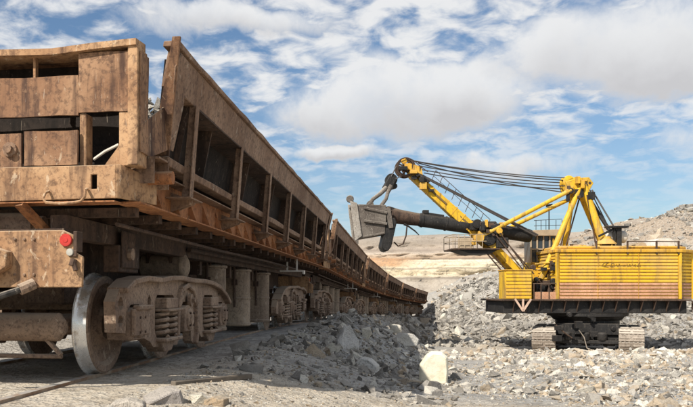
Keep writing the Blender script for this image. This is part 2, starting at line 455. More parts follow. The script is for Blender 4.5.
def track_x(Y):
    q = np.clip((np.asarray(Y, float) - 20) / 69, 0, 2.2)
    return TX + 3.9 * q ** 2
GZ = -3.27
def height(X, Y, fine=True):
    X = np.asarray(X, float); Y = np.asarray(Y, float)
    zc = -SA * X + CA * Y; lat = CA * X + SA * Y
    gp = -.42 - .0655 * np.clip(zc - 8, -4, 60)
    gp = np.maximum(gp, GZ)
    d = X - track_x(Y)
    tb = track_z(Y) - .028
    wgt = ss(d, 1.5, 4.3)
    z = tb * (1 - wgt) + gp * wgt
    z = z + .30 * np.exp(-((d - 2.5) / .8) ** 2) * ss(Y, 12, 17) * (1 - ss(Y, 45, 70))
    z = z + .42 * np.exp(-((d - 3.6) / 1.0) ** 2) * ss(Y, 15, 20) * (1 - ss(Y, 32, 50))
    crest = np.interp(lat, [0, 10, 14, 16, 19, 25, 30, 37, 43, 48, 62, 90], [-4.8, -4.5, -4.0, -2.6, .0, 2.4, 4.2, 7.0, 8.9, 10.4, 12.0, 12.5])
    crest = crest + 1.1 * fbm(X, Y, 9, 4)
    foot = 56 + 3 * fbm(X, Y, 11, 3)
    hp = ss(zc, foot, 94) * (1 - ss(zc, 104, 140))
    # a bank of grey rubble at the far right, nearer than the brown slope
    z = z + np.where(zc > 40, (crest - z) * hp * ss(lat, 9, 16), 0)
    z = z + 3.6 * np.exp(-((lat - 52) / 7) ** 2 - ((zc - 74) / 9) ** 2)
    z = z - .9 * np.exp(-((lat - 35.5) / 3.2) ** 2 - ((zc - 53) / 1.6) ** 2) * 0
    on_track = 1 - ss(np.abs(d), 1.3, 2.0)
    z = z + (1 - on_track) * (.22 * fbm(X, Y, 4.5, 4) + ss(zc, 55, 70) * .7 * fbm(X, Y, 6, 4)) * ss(zc, 5, 12)
    z = z - (1 - on_track) * 0.0
    if fine: z = z + .035 * fbm(X, Y, .5, 3) * (1 - .7 * on_track)
    return z
ys = np.concatenate([[-400, -150, -60, -30], np.linspace(-14, 3, 18)[:-1], np.geomspace(3 + 4, 104, 420) - 4, np.linspace(100.8, 210, 60), np.geomspace(220, 1500, 14)])
ty = np.linspace(-1, 1, 420)
xs = np.sign(ty) * (np.abs(ty) ** 2.4) * 130 + ty * 18 - 1.0
xs = np.concatenate([[-1200, -500, -250], xs, [250, 500, 1200]])
GX, GY = np.meshgrid(xs, ys)
Gz = height(GX, GY)
nx, ny = len(xs), len(ys)
vv = np.stack([GX.ravel(), GY.ravel(), Gz.ravel()], 1)
ii = np.arange(nx * ny).reshape(ny, nx)
ff = np.stack([ii[:-1, :-1].ravel(), ii[:-1, 1:].ravel(), ii[1:, 1:].ravel(), ii[1:, :-1].ravel()], 1)
def np_mesh(name, verts, faces, mat, smooth=True):
    me = bpy.data.meshes.new(name)
    k = faces.shape[1]
    me.vertices.add(len(verts)); me.vertices.foreach_set('co', verts.astype(np.float32).ravel())
    me.loops.add(faces.size); me.loops.foreach_set('vertex_index', faces.astype(np.int32).ravel())
    me.polygons.add(len(faces)); me.polygons.foreach_set('loop_start', np.arange(0, faces.size, k, dtype=np.int32))
    me.materials.append(M[mat])
    me.update(calc_edges=True); me.validate()
    if smooth: me.shade_smooth()
    else: me.shade_flat()
    return me
def set_col(me, name, arr):
    a = me.color_attributes.new(name, 'FLOAT_COLOR', 'POINT')
    q = np.ones((len(me.vertices), 4), np.float32); q[:, :3] = arr; a.data.foreach_set('color', q.ravel())
gm = np_mesh('ground', vv, ff, 'ground')
zc = -SA * vv[:, 0] + CA * vv[:, 1]; lat = CA * vv[:, 0] + SA * vv[:, 1]; dd = vv[:, 0] - track_x(vv[:, 1])
nse = fbm(vv[:, 0], vv[:, 1], 5, 4)
soil = np.zeros((len(vv), 3))
soil[:, 0] = np.clip((1 - ss(zc, 7.5, 9.5)) * .9 + ss(zc, 26, 44) * (1 - ss(zc, 54, 60)) * ss(dd, 5, 9) + nse * .5 + .15, 0, 1)
soil[:, 1] = np.clip(ss(vv[:, 2], 4.5, 7.0) * (1 - ss(lat, 44, 50)) + nse * .4 + ss(zc, 36, 46) * (1 - ss(zc, 50, 55)) * .25, 0, 1) * ss(zc, 20, 36)
set_col(gm, 'soil', soil)
ground = tag(link('ground', gm), 'dusty quarry floor of grit and broken limestone', kind='structure')

# quarry wall: an arc of stepped benches far behind
prof = [(0, -8), (1.5, -3), (5, 0.2), (9.5, 3.2), (12, 4.0), (17, 4.3), (18.0, 6.0), (19.2, 8.1), (23.5, 8.4), (24.6, 10.0), (25.4, 11.0), (29, 11.5), (32.5, 14.0), (35, 15.6), (39, 17.2), (46, 18.2), (80, 18.6), (300, 18.9)]
pd = []
for k in range(len(prof) - 1):
    m_ = 4 if k < 15 else 1
    for q in range(m_):
        f_ = q / m_; pd.append((prof[k][0] * (1 - f_) + prof[k + 1][0] * f_, prof[k][1] * (1 - f_) + prof[k + 1][1] * f_))
pd.append(prof[-1])
pd = np.array(pd)
ang = np.linspace(R(-75), R(75), 760)                   # about the camera's ground point, from the track's direction
AN, KK = np.meshgrid(ang, np.arange(len(pd)))
base_r = 196 + 10 * fbm(AN * 60 + 100, AN * 0 + 3, 9, 3)
dep = pd[KK, 0]; hgt = pd[KK, 1]
wx = AN * 200
crumble = fbm(wx + 500, hgt * 3 + dep, 14, 5) * 4.2 + fbm(wx + 90, hgt * 5 + dep * 2, 3, 3) * 1.3
rr = base_r + dep + crumble * ss(dep, 0, 4)
hh = hgt + fbm(wx + 300, dep * 1.0 + 40, 16, 4) * 1.3 * ss(dep, 1, 8) + (hgt > 12) * fbm(wx + 70, dep * 0 + 5, 30, 4) * 2.6
WX = rr * np.sin(AN); WY = rr * np.cos(AN)
wvv = np.stack([WX.ravel(), WY.ravel(), hh.ravel()], 1)
ii = np.arange(AN.size).reshape(AN.shape)
wff = np.stack([ii[:-1, :-1].ravel(), ii[:-1, 1:].ravel(), ii[1:, 1:].ravel(), ii[1:, :-1].ravel()], 1)
tag(link('quarry_wall', np_mesh('quarry_wall', wvv, wff, 'strata')), 'stepped quarry wall of cream and brown rock beds', kind='structure')

# ------------------------------------------------------------------ railway track
def path_pts(off, y0, y1, step, dz):
    r_ = []
    for Y in np.arange(y0, y1 + .01, step): r_.append((float(track_x(Y)) + off, float(Y), float(track_z(Y)) + dz))
    return r_
track = tag(empty('railway_track', loc=(0, 0, 0)), 'half buried railway track under the dump train', kind='structure')
RP = [(-.036, 0), (-.036, -.03), (-.01, -.045), (-.01, -.13), (-.07, -.15), (-.07, -.165), (.07, -.165), (.07, -.15), (.01, -.13), (.01, -.045), (.036, -.03), (.036, 0)]
for off in (-.762, .762):
    b = MB(); pts = path_pts(off, -8, 110, 2.0, 0)
    vs = []; fs = []; n = len(RP)
    for (x, y, z) in pts: vs += [(x + u, y, z + v) for u, v in RP]
    for i in range(len(pts) - 1):
        for k in range(n):
            k2 = (k + 1) % n; fs.append((i * n + k, i * n + k2, (i + 1) * n + k2, (i + 1) * n + k))
    fs.append(tuple(range(n))); b.add(vs, fs)
    b.build('rail', 'rail', track, 0, 40)
b = MB(); b.box(-1.35, 1.35, -.12, .12, -.22, -.068); sm = b.mesh('sleeper', 'sleeper', .012)
for k in range(150):
    Y = -6 + k * .62
    link('sleeper', sm, track, (float(track_x(Y)) + random.uniform(-.04, .04), Y, float(track_z(Y)) + random.uniform(-.012, .008)), (0, 0, random.uniform(-.03, .03)))

# ------------------------------------------------------------------ dump wagon (origin: front end, rail top, centre line)
L = 14.9
wag = empty('dump_wagon')
def both_ends(fn):
    """build a part at the front end and its turned copy at the rear end."""
    o = fn()
    c = o.copy(); C.objects.link(c); c.location = (-o.location.x, L - o.location.y, o.location.z); c.rotation_euler = (0, 0, math.pi)
    return o
def sides(b, fn):
    for s_ in (1, -1): fn(b, s_)

# end walls -----------------------------------------------------------
def end_parts():
    made = []
    P = lambda o: made.append(o) or o
    b = MB()      # bent top rail
    pts = [(-1.6, 2.745), (-.9, 2.77), (-.3, 2.755), (.3, 2.75), (.9, 2.735), (1.25, 2.765), (1.6, 2.785)]
    for k in range(len(pts) - 1):
        (xa, za), (xb, zb) = pts[k], pts[k + 1]
        b.add([(xa, -.03, za - .05), (xb, -.03, zb - .05), (xb, .2, zb - .05), (xa, .2, za - .05), (xa, -.03, za), (xb, -.03, zb), (xb, .2, zb + .02), (xa, .2, za + .02)],
              [(0, 3, 2, 1), (4, 5, 6, 7), (0, 1, 5, 4), (2, 3, 7, 6)] + ([(3, 0, 4, 7)] if k == 0 else []) + ([(1, 2, 6, 5)] if k == len(pts) - 2 else []))
    P(b.build('top_rail', 'rust_end', wag))
    b = MB(); b.box(-1.3, 1.3, .2, .37, 2.70, 2.735); P(b.build('added_shade_cap', 'rust_panel', wag))  # cap added to keep sunlight off the inner end wall
    for s_ in (1, -1):
        b = MB(); b.plate(XZ(.015), s_ * 1.105, s_ * 1.525, 2.225, 2.70, .02, 6, 7, .007, .006); P(b.build('end_panel', 'rust_panel', wag))
        b = MB(); b.box(*sorted((s_ * 1.11, s_ * 1.165)), .03, .16, 1.79, 2.22); P(b.build('end_post', 'rust_end', wag, .005))
        b = MB(); b.box(*sorted((s_ * 1.44, s_ * 1.525)), .03, .16, 1.79, 2.222); P(b.build('end_post', 'rust_end', wag, .005))
        b = MB(); b.box(*sorted((s_ * 1.526, s_ * 1.61)), -.012, .22, 1.79, 2.735); P(b.build('corner_post', 'rust_end', wag, .007))
        b = MB(); b.plate(YZ(s_ * 1.612), .02, .21, 1.9, 2.70, s_ * .012, 3, 6, .004, .008); P(b.build('corner_plate', 'rust_panel', wag))
        b = MB(); b.prism([(s_ * 1.30, 1.792), (s_ * 1.438, 1.792), (s_ * 1.438, 1.97)], XZ(.06), 0, .014); P(b.build('gusset', 'rust_end', wag))
        b = MB(); b.box(*sorted((s_ * .70, s_ * .72)), .05, .1, 2.5, 2.70); P(b.build('end_rib', 'rust_end', wag))
        b = MB(); b.plate(XZ(-.02), s_ * .66, s_ * 1.112, 1.80, 2.075, .025, 6, 4, .006, .005); P(b.build('end_panel', 'rust_panel', wag))
        b = MB()      # beam with a slot near its end
        ou = [(s_ * .02, 1.51), (s_ * 1.44, 1.525), (s_ * 1.44, 1.788), (s_ * .02, 1.788)]
        ho = [(s_ * 1.235, 1.60), (s_ * 1.285, 1.60), (s_ * 1.285, 1.715), (s_ * 1.235, 1.715)]
        b.prism(ou, XZ(-.04), 0, .03, [ho]); P(b.build('end_beam', 'rust_end', wag, .004))
        b = MB(); b.box(*sorted((s_ * .03, s_ * 1.43)), -.04, .18, 1.498, 1.508); P(b.build('beam_flange', 'rust_orange', wag))
        b = MB()      # flared channel end beyond the slot
        b.add([(s_ * 1.44, -.04, 1.788), (s_ * 1.44, -.04, 1.525), (s_ * 1.475, -.02, 1.527), (s_ * 1.475, -.02, 1.795),
               (s_ * 1.60, .50, 1.74), (s_ * 1.60, .50, 1.53), (s_ * 1.44, .0, 1.788), (s_ * 1.44, .0, 1.525), (s_ * 1.455, .02, 1.527), (s_ * 1.455, .02, 1.795), (s_ * 1.575, .52, 1.74), (s_ * 1.575, .52, 1.53)],
              [(0, 1, 2, 3), (3, 2, 5, 4), (6, 9, 8, 7), (9, 10, 11, 8), (0, 3, 9, 6), (3, 4, 10, 9), (1, 7, 8, 2), (2, 8, 11, 5), (4, 5, 11, 10), (0, 6, 7, 1)])
        P(b.build('beam_end', 'rust_end', wag, .004))
        b = MB(); hz_ = [(s_ * .89, -.05, 1.585), (s_ * .885, -.10, 1.57), (s_ * .87, -.12, 1.52), (s_ * .90, -.125, 1.488), (s_ * 1.0, -.125, 1.478), (s_ * 1.12, -.125, 1.482), (s_ * 1.19, -.125, 1.495), (s_ * 1.22, -.12, 1.53), (s_ * 1.215, -.10, 1.585), (s_ * 1.21, -.05, 1.60)]
        b.tube(hz_, .011, 8); P(b.build('grab_handle', 'rust_end', wag))
        # plate that carries the side board's corner
        b = MB(); b.prism([(.05, 1.90), (.28, 1.90), (.85, 2.08), (.9, 2.46), (.62, 2.40), (.05, 2.12)], YZ(s_ * 1.613), 0, s_ * .014); P(b.build('corner_gusset', 'rust_panel', wag, .003))
        b = MB()
        b.box(*sorted((s_ * 1.45, s_ * 1.66)), .24, .26, 1.68, 1.9); b.box(*sorted((s_ * 1.45, s_ * 1.7)), .5, .52, 1.66, 1.92)
        b.box(*sorted((s_ * 1.45, s_ * 1.7)), .25, .52, 1.885, 1.9); P(b.build('hinge_bracket', 'rust_shade_side', wag))
        b = MB(); b.tube([(s_ * 1.5, .38, 1.74), (s_ * 1.78, .38, 1.74)], .055, 12); P(b.build('hinge_pin', 'rust_orange', wag))
    b = MB(); b.plate(XZ(.02), -1.10, 1.10, 2.205, 2.525, .022, 14, 5, .008, .006); P(b.build('end_panel', 'rust_panel', wag))
    b = MB(); b.plate(XZ(-.032), -.64, .64, 1.66, 2.06, .025, 8, 5, .006, .005); P(b.build('end_panel', 'rust_panel', wag))
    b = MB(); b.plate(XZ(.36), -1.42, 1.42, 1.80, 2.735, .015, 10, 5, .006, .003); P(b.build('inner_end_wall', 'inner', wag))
    for (xx, zz_) in ((.55, 1.93), (-.55, 1.93)):
        b = MB(); b.lathe([(.0, -.09), (.035, -.09), (.035, -.06), (.06, -.055), (.06, -.03), (0, -.03)], lambda h, u, v: (xx + u, h, zz_ + v), 10); P(b.build('bolt_boss', 'rust_shade_side', wag))
    # slack chain rod lying in the opening
    b = MB(); b.tube([(1.2, .1, 1.86), (1.3, .09, 1.92), (1.42, .08, 1.97)], .012, 7); P(b.build('loose_rod', 'pale', wag))
    # headstock with notched upper corner, buffer face castings, coupler, hose
    ou = [(-1.2, .82), (1.2, .82), (1.205, 1.06), (1.13, 1.10), (1.13, 1.23), (1.04, 1.27), (-1.04, 1.27), (-1.13, 1.23), (-1.13, 1.10), (-1.205, 1.06)]
    b = MB(); b.prism(ou, XZ(-.12), 0, .03, [[(1.035, 1.235), (1.065, 1.24), (1.065, 1.215), (1.035, 1.21)]]); hs = P(b.build('headstock', 'rust_end', wag, .006))
    b = MB(); b.box(-1.04, 1.04, -.10, .10, 1.272, 1.285); P(b.build('headstock_flange', 'rust_dark', wag))
    b = MB(); b.box(1.13, 1.16, -.13, -.02, 1.1, 1.26); b.box(1.10, 1.16, -.135, -.125, 1.06, 1.11); P(b.build('lamp_bracket', 'rust_dark', wag, .003))
    b = MB(); b.lathe([(0, -.146), (.018, -.146), (.022, -.142), (.046, -.142), (.05, -.138), (.05, -.122), (0, -.122)], lambda h, u, v: (1.07 + u, h, 1.19 + v), 20); P(b.build('red_reflector', 'red', wag))
    b = MB(); b.lathe([(0, -.146), (.027, -.144), (.031, -.136), (.031, -.122), (0, -.122)], lambda h, u, v: (1.105 + u, h, 1.095 + v), 16); P(b.build('white_reflector', 'white', wag))
    b = MB(); b.tube([(1.14, -.14, 1.04), (1.13, -.15, .99)], .028, 10); b.tube([(1.14, -.145, 1.02), (1.16, -.15, .95)], .02, 8); P(b.build('lamp_socket', 'rust_dark', wag))
    bolt = MB(); bolt.lathe([(0, -.012), (.008, -.012), (.012, -.008), (.012, 0), (0, 0)], lambda h, u, v: (u, h, v), 8); bme = bolt.mesh('bolt', 'rust_shade_side')
    for (bx, bz, by) in [(x, z, -.121) for x in (.64, .72, .80) for z in (.92, 1.2)] + [(-x, z, -.121) for x in (.64, .72, .80) for z in (.92, 1.2)]:
        P(link('bolt', bme, wag, (bx, by, bz)))
    b = MB()   # coupler pocket casting
    b.prism([(-.42, .86), (.42, .86), (.62, .98), (.62, 1.10), (.5, 1.14), (-.5, 1.14), (-.62, 1.10), (-.62, .98)], XZ(-.22), 0, .1, [[(-.28, .92), (.28, .92), (.34, .98), (.34, 1.06), (-.34, 1.06), (-.34, .98)]])
    P(b.build('coupler_pocket', 'rust_end', wag, .008))
    b = MB(); b.box(-.13, .13, -.16, -.1, .92, 1.08)
    b.prism([(-.13, -.15), (.13, -.15), (.21, -.19), (.21, -.22), (-.21, -.22), (-.21, -.18)], lambda u, v, w_: (u, v, w_), .86, 1.14); P(b.build('coupler', 'cast', wag, .012))
    b = MB(); b.tube([(.78, -.14, .84), (.72, -.2, .80), (.62, -.26, .76), (.45, -.28, .70), (.3, -.28, .62), (.12, -.28, .60)], .026, 9); P(b.build('air_hose', 'rubber', wag))
    b = MB(); b.tube([(.80, -.12, .85), (.72, -.2, .80)], .045, 10); P(b.build('hose_valve', 'cast', wag))
    # bracket and pipes under the body, behind the headstock
    for s_ in (-1, 1):
        b = MB(); b.bar((s_ * .62, -.02, 1.5), (s_ * .72, .25, 1.29), .09, .05); P(b.build('end_strut', 'rust_orange', wag))
    b = MB(); b.tube([(.25, .3, 1.36), (.6, .3, 1.36)], .10, 14); b.tube([(.6, .3, 1.36), (.68, .3, 1.36)], .07, 12); P(b.build('brake_valve', 'cast', wag))
    return made
front_ends = end_parts()
for o in front_ends:
    c = o.copy(); C.objects.link(c); c.location = (-o.location.x, L - o.location.y, o.location.z); c.rotation_euler = (0, 0, math.pi)

# sides ---------------------------------------------------------------
MAIN = [1.3, 3.35, 5.4, 7.45, 9.5, 11.55, 13.6]
MID = [2.325, 4.375, 6.425, 8.475, 10.525, 12.575]
def sx_(z): return 1.58 + (z - 1.9) * .20               # the side board leans outwards
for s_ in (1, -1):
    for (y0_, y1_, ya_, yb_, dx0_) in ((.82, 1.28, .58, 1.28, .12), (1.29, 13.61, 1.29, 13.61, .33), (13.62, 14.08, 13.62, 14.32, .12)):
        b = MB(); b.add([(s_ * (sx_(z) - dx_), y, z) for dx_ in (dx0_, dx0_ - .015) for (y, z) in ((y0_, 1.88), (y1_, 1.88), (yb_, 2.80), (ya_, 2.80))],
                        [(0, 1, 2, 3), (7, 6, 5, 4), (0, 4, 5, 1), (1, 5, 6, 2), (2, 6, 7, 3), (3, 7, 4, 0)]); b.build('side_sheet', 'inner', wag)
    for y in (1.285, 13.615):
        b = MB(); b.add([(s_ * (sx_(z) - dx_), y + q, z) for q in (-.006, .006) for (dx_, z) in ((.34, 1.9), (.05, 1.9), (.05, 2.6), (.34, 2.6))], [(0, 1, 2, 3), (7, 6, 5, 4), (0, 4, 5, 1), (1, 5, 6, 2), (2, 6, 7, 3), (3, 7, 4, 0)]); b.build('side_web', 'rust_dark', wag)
    def lean(dx0, dx1, z0, z1, y0, y1, n=1, wob=0.):
        b = MB(); vs = []; fs = []
        for i in range(n + 1):
            y = y0 + (y1 - y0) * i / n; q = wob * (math.sin(i * 1.7 + s_) + .7 * math.sin(i * .63 + 2)); q2 = wob * math.sin(i * 2.3 + 1)
            vs += [(s_ * (sx_(z0) + dx0), y, z0), (s_ * (sx_(z0) + dx1 + q2), y, z0), (s_ * (sx_(z1) + dx1 + q2), y, z1 + q), (s_ * (sx_(z1) + dx0), y, z1 + q)]
        for i in range(n):
            for k in range(4):
                k2 = (k + 1) % 4; fs.append((i * 4 + k, i * 4 + k2, i * 4 + 4 + k2, i * 4 + 4 + k))
        fs += [(3, 2, 1, 0), tuple(n * 4 + k for k in range(4))]
        return b.add(vs, fs)
    lean(-.10, .0, 2.56, 2.865, .57, 14.33, 26, .002).build('top_chord', 'rust_shade_side', wag, .006)
    lean(-.11, .03, 2.867, 2.91, .455, 14.445, 40, .0045).build('chord_cap', 'rust_shade_side', wag, .006)
    lean(-.32, .015, 2.545, 2.56, 1.30, 13.60, 20, .003).build('chord_flange', 'rust_dark', wag)  # dark colour paints the shade under the chord
    lean(-.115, .03, 1.91, 1.98, .72, 14.18, 26, .005).build('bottom_chord', 'rust_shade_side', wag, .006)
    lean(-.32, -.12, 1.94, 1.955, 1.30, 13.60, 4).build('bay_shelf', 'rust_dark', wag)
    for y in MAIN:
        b = MB()       # tapered main rib running down past the bottom chord
        b.add([(s_ * x, yy, z) for (x, yy, z) in ((sx_(2.56) - .05, y - .018, 2.56), (sx_(2.56) + .02, y - .018, 2.56), (1.66, y - .018, 1.62), (1.58, y - .018, 1.66),
                                                  (sx_(2.56) - .05, y + .018, 2.56), (sx_(2.56) + .02, y + .018, 2.56), (1.66, y + .018, 1.62), (1.58, y + .018, 1.66))],
              [(0, 1, 2, 3), (7, 6, 5, 4), (0, 4, 5, 1), (1, 5, 6, 2), (2, 6, 7, 3), (3, 7, 4, 0)])
        b.bar((s_ * (sx_(2.56) + .025), y, 2.56), (s_ * 1.667, y, 1.62), .11, .012, (s_, 0, 0))
        b.build('main_rib', 'rust_shade_side', wag, .003)
        b = MB()       # triangular shelf bracket under the rib
        b.prism([(1.487, 1.74), (1.70, 1.66), (1.70, 1.63), (1.487, 1.55)], lambda u, v, w_: (s_ * u, y + w_, v), -.05, -.035); b.prism([(1.487, 1.74), (1.70, 1.66), (1.70, 1.63), (1.487, 1.55)], lambda u, v, w_: (s_ * u, y + w_, v), .035, .05)
        b.box(*sorted((s_ * 1.49, s_ * 1.73)), y - .22, y + .22, 1.662, 1.674)
        b.build('hinge_bracket', 'rust_shade_side', wag)
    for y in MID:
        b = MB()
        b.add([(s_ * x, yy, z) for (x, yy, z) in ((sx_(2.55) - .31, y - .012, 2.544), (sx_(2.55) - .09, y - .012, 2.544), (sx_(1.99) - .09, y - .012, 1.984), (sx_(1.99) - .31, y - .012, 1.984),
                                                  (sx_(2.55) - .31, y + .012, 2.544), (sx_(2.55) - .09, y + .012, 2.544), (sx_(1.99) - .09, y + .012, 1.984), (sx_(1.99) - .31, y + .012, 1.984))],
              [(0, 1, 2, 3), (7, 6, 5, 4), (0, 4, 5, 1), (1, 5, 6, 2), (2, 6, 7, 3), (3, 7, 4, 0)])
        b.build('side_rib', 'rust_dark', wag, .003)  # dark colour paints shade on the ribs inside the bays
    # raked end plate of the side board
    for (ya, yb, yc) in ((.74, .42, 1), (14.16, 14.48, -1)):
        b = MB(); b.add([(s_ * (sx_(z) + dx_), y, z) for (dx_, y, z) in ((.03, ya, 1.985), (.04, yb, 2.94), (-.03, yb, 2.94), (-.13, ya, 1.985),
                                                                        (.03, ya + .03 * yc, 1.985), (.04, yb + .03 * yc, 2.94), (-.03, yb + .03 * yc, 2.94), (-.13, ya + .03 * yc, 1.985))],
                        [(0, 1, 2, 3), (7, 6, 5, 4), (0, 4, 5, 1), (1, 5, 6, 2), (2, 6, 7, 3), (3, 7, 4, 0)]); b.build('side_end_plate', 'rust_panel', wag, .003)
        b = MB(); b.prism([(yb + .06 * yc, 2.70), (yb + .14 * yc, 2.84), (yb + .40 * yc, 2.83), (yb + .46 * yc, 2.45), (yb + .42 * yc, 2.05), (yb + .34 * yc, 2.05)], lambda u, v, w_: (s_ * (sx_(v) + .018 + w_), u, v), 0, .012); b.build('patch_plate', 'rust_shade_side', wag, .002)
    # solebar: rusty plate girder under the body edge with gussets
    b = MB(); b.box(*sorted((s_ * 1.46, s_ * 1.485)), .2, L - .2, 1.52, 1.79); b.build('solebar', 'rust_orange', wag)
    b = MB(); b.box(*sorted((s_ * 1.36, s_ * 1.58)), .15, L - .15, 1.505, 1.519); b.build('solebar_flange', 'rust_orange', wag)
    b = MB(); b.box(*sorted((s_ * 1.42, s_ * 1.62)), .3, L - .3, 1.792, 1.804); b.build('solebar_cap', 'rust_shade_side', wag)
    for k in range(25):
        y = .75 + k * .56
        b = MB(); b.prism([(1.486, 1.52), (1.57, 1.52), (1.486, 1.74)], lambda u, v, w_: (s_ * u, y + w_, v), 0, .012); b.build('solebar_gusset', 'rust_orange', wag)
    b = MB(); b.box(*sorted((s_ * .80, s_ * .95)), .15, L - .15, 1.24, 1.42); b.build('stringer', 'rust_dark', wag, .005)
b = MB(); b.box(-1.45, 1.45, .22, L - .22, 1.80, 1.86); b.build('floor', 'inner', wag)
b = MB(); b.box(-.30, .30, .1, L - .1, .92, 1.43); b.build('centre_sill', 'rust_dark', wag, .01)
for k in range(23):
    y = .45 + k * .636
    b = MB(); b.box(-1.44, 1.44, y - .05, y + .05, 1.425, 1.50); b.build('cross_beam', 'rust_dark', wag)
    if k % 3 == 1 and 4.8 < y < 10.1:
        b = MB(); b.box(-.8, .8, y - .06, y + .06, 1.05, 1.24); b.build('cross_bearer', 'rust_dark', wag)
# dumping cylinders, air reservoir, pipes
for s_ in (1, -1):
    for y in (5.54, 7.4, 9.33):
        x = s_ * .79
        b = MB(); b.lathe([(0, .22), (.215, .22), (.235, .235), (.235, .27), (.22, .28), (.22, .68), (.232, .69), (.232, .715), (.22, .725), (.222, 1.16), (.245, 1.17), (.245, 1.20), (.21, 1.215), (.0, 1.23)],
                          lambda h, u, v: (x + u, y + v, h), 28); cy = b.build('dump_cylinder', 'cyl', wag)
        b = MB(); b.tube([(x, y, 1.2), (x, y, 1.42)], .07, 12); b.build('piston_rod', 'rust_dark', cy)
        for k in range(8):
            a = k * math.pi / 4 + .2
            b = MB(); b.tube([(x + .23 * math.cos(a), y + .23 * math.sin(a), 1.16), (x + .23 * math.cos(a), y + .23 * math.sin(a), 1.235)], .013, 6); b.build('bolt', 'rust_dark', cy)
        b = MB(); b.tube([(x + s_ * .0, y - .26, 1.42), (x, y - .26, 1.2), (x, y - .26, .9), (x, y - .235, .55)], .022, 8); b.build('air_pipe', 'rust_dark', cy)
        b = MB(); b.box(*sorted((x - .05, x + .05)), y - .27, y - .17, .93, 1.03); b.build('pipe_bracket', 'rust_dark', cy)
    b = MB(); yy = 3.6
    b.lathe([(0, .34), (.12, .36), (.155, .40), (.155, .90), (.163, .905), (.163, .93), (.15, .95), (.09, .985), (0, .995)], lambda h, u, v: (s_ * h, yy + u, 1.12 + v), 24); b.build('air_reservoir', 'cyl', wag)
    for q in (.5, .8):
        b = MB(); b.box(*sorted((s_ * (q - .02), s_ * (q + .02))), yy - .15, yy + .15, 1.10, 1.30); b.build('reservoir_strap', 'rust_dark', wag)
    b = MB(); b.box(*sorted((s_ * .84, s_ * 1.0)), 1.18, 1.72, .98, 1.24); b.box(*sorted((s_ * 1.0, s_ * 1.02)), 1.22, 1.7, 1.02, 1.38); b.build('side_bearing', 'rust_dark', wag, .01)
    b = MB(); b.lathe([(0, s_ * 1.02), (.06, s_ * 1.02), (.06, s_ * 1.06), (0, s_ * 1.06)], lambda h, u, v: (h, 1.40 + u, 1.16 + v), 14); b.build('bearing_bolt', 'cast', wag)
    b = MB(); b.tube([(s_ * 1.0, 3.6, 1.33), (s_ * 1.03, 7.45, 1.33), (s_ * 1.0, 11.3, 1.33)], .03, 8); b.build('air_main', 'rust_dark', wag)
    b = MB(); b.tube([(s_ * 1.28, .4, 1.36), (s_ * 1.30, 4.0, 1.34), (s_ * 1.28, 7.4, 1.36), (s_ * 1.30, 11, 1.34), (s_ * 1.28, 14.5, 1.36)], .018, 7); b.build('brake_pipe', 'rust_dark', wag)
    # yellowish step plate hung under the solebar at the rear
    b = MB(); b.box(*sorted((s_ * 1.16, s_ * 1.66)), 9.75, 9.95, 1.24, 1.265); b.box(*sorted((s_ * 1.63, s_ * 1.66)), 9.75, 9.95, 1.19, 1.24); b.bar((s_ * 1.3, 9.85, 1.26), (s_ * 1.3, 9.85, 1.505), .03, .03); b.bar((s_ * 1.5, 9.85, 1.26), (s_ * 1.5, 9.85, 1.505), .03, .03); b.build('step', 'pale', wag)

# bogies ----------------------------------------------------------------
WPI = [(.10, .60), (.15, .60), (.17, .66), (.20, .70), (.37, .70), (.395, .685), (.49, .688), (.503, .70), (.503, .712), (.487, .725)]
def wheel_mesh():
    b = MB(); n = 56
    def ringpart(prof, mi, s_=1):
        b.cur = mi; b.lathe(prof, lambda h, u, v: (h, u, v), n)
    ringpart([(.0, .585), (.10, .60), (.15, .60), (.17, .66), (.20, .705), (.36, .705), (.385, .69), (.47, .688)], 0)
    ringpart([(.47, .688), (.493, .69), (.503, .70), (.503, .712), (.487, .725)], 1)
    ringpart([(.487, .725), (.478, .74), (.475, .76), (.470, .82)], 1)
    ringpart([(.470, .82), (.455, .832), (.40, .832), (.385, .815), (.36, .79), (.24, .765), (.19, .775), (.16, .80), (.15, .84), (.0, .845)], 0)
    bm_ = b.mesh('wheel', ['cast', 'tread'], 0, 30); return bm_
wmesh = wheel_mesh()
def helix(b, cx, cy, z0, z1, rad, r_, turns, n=12):
    pts = []
    for k in range(int(turns * n) + 1):
        a = 2 * math.pi * k / n; f_ = k / (turns * n)
        pts.append((cx + rad * math.cos(a), cy + rad * math.sin(a), z0 + (z1 - z0) * f_))
    b.tube(pts, r_, 7)
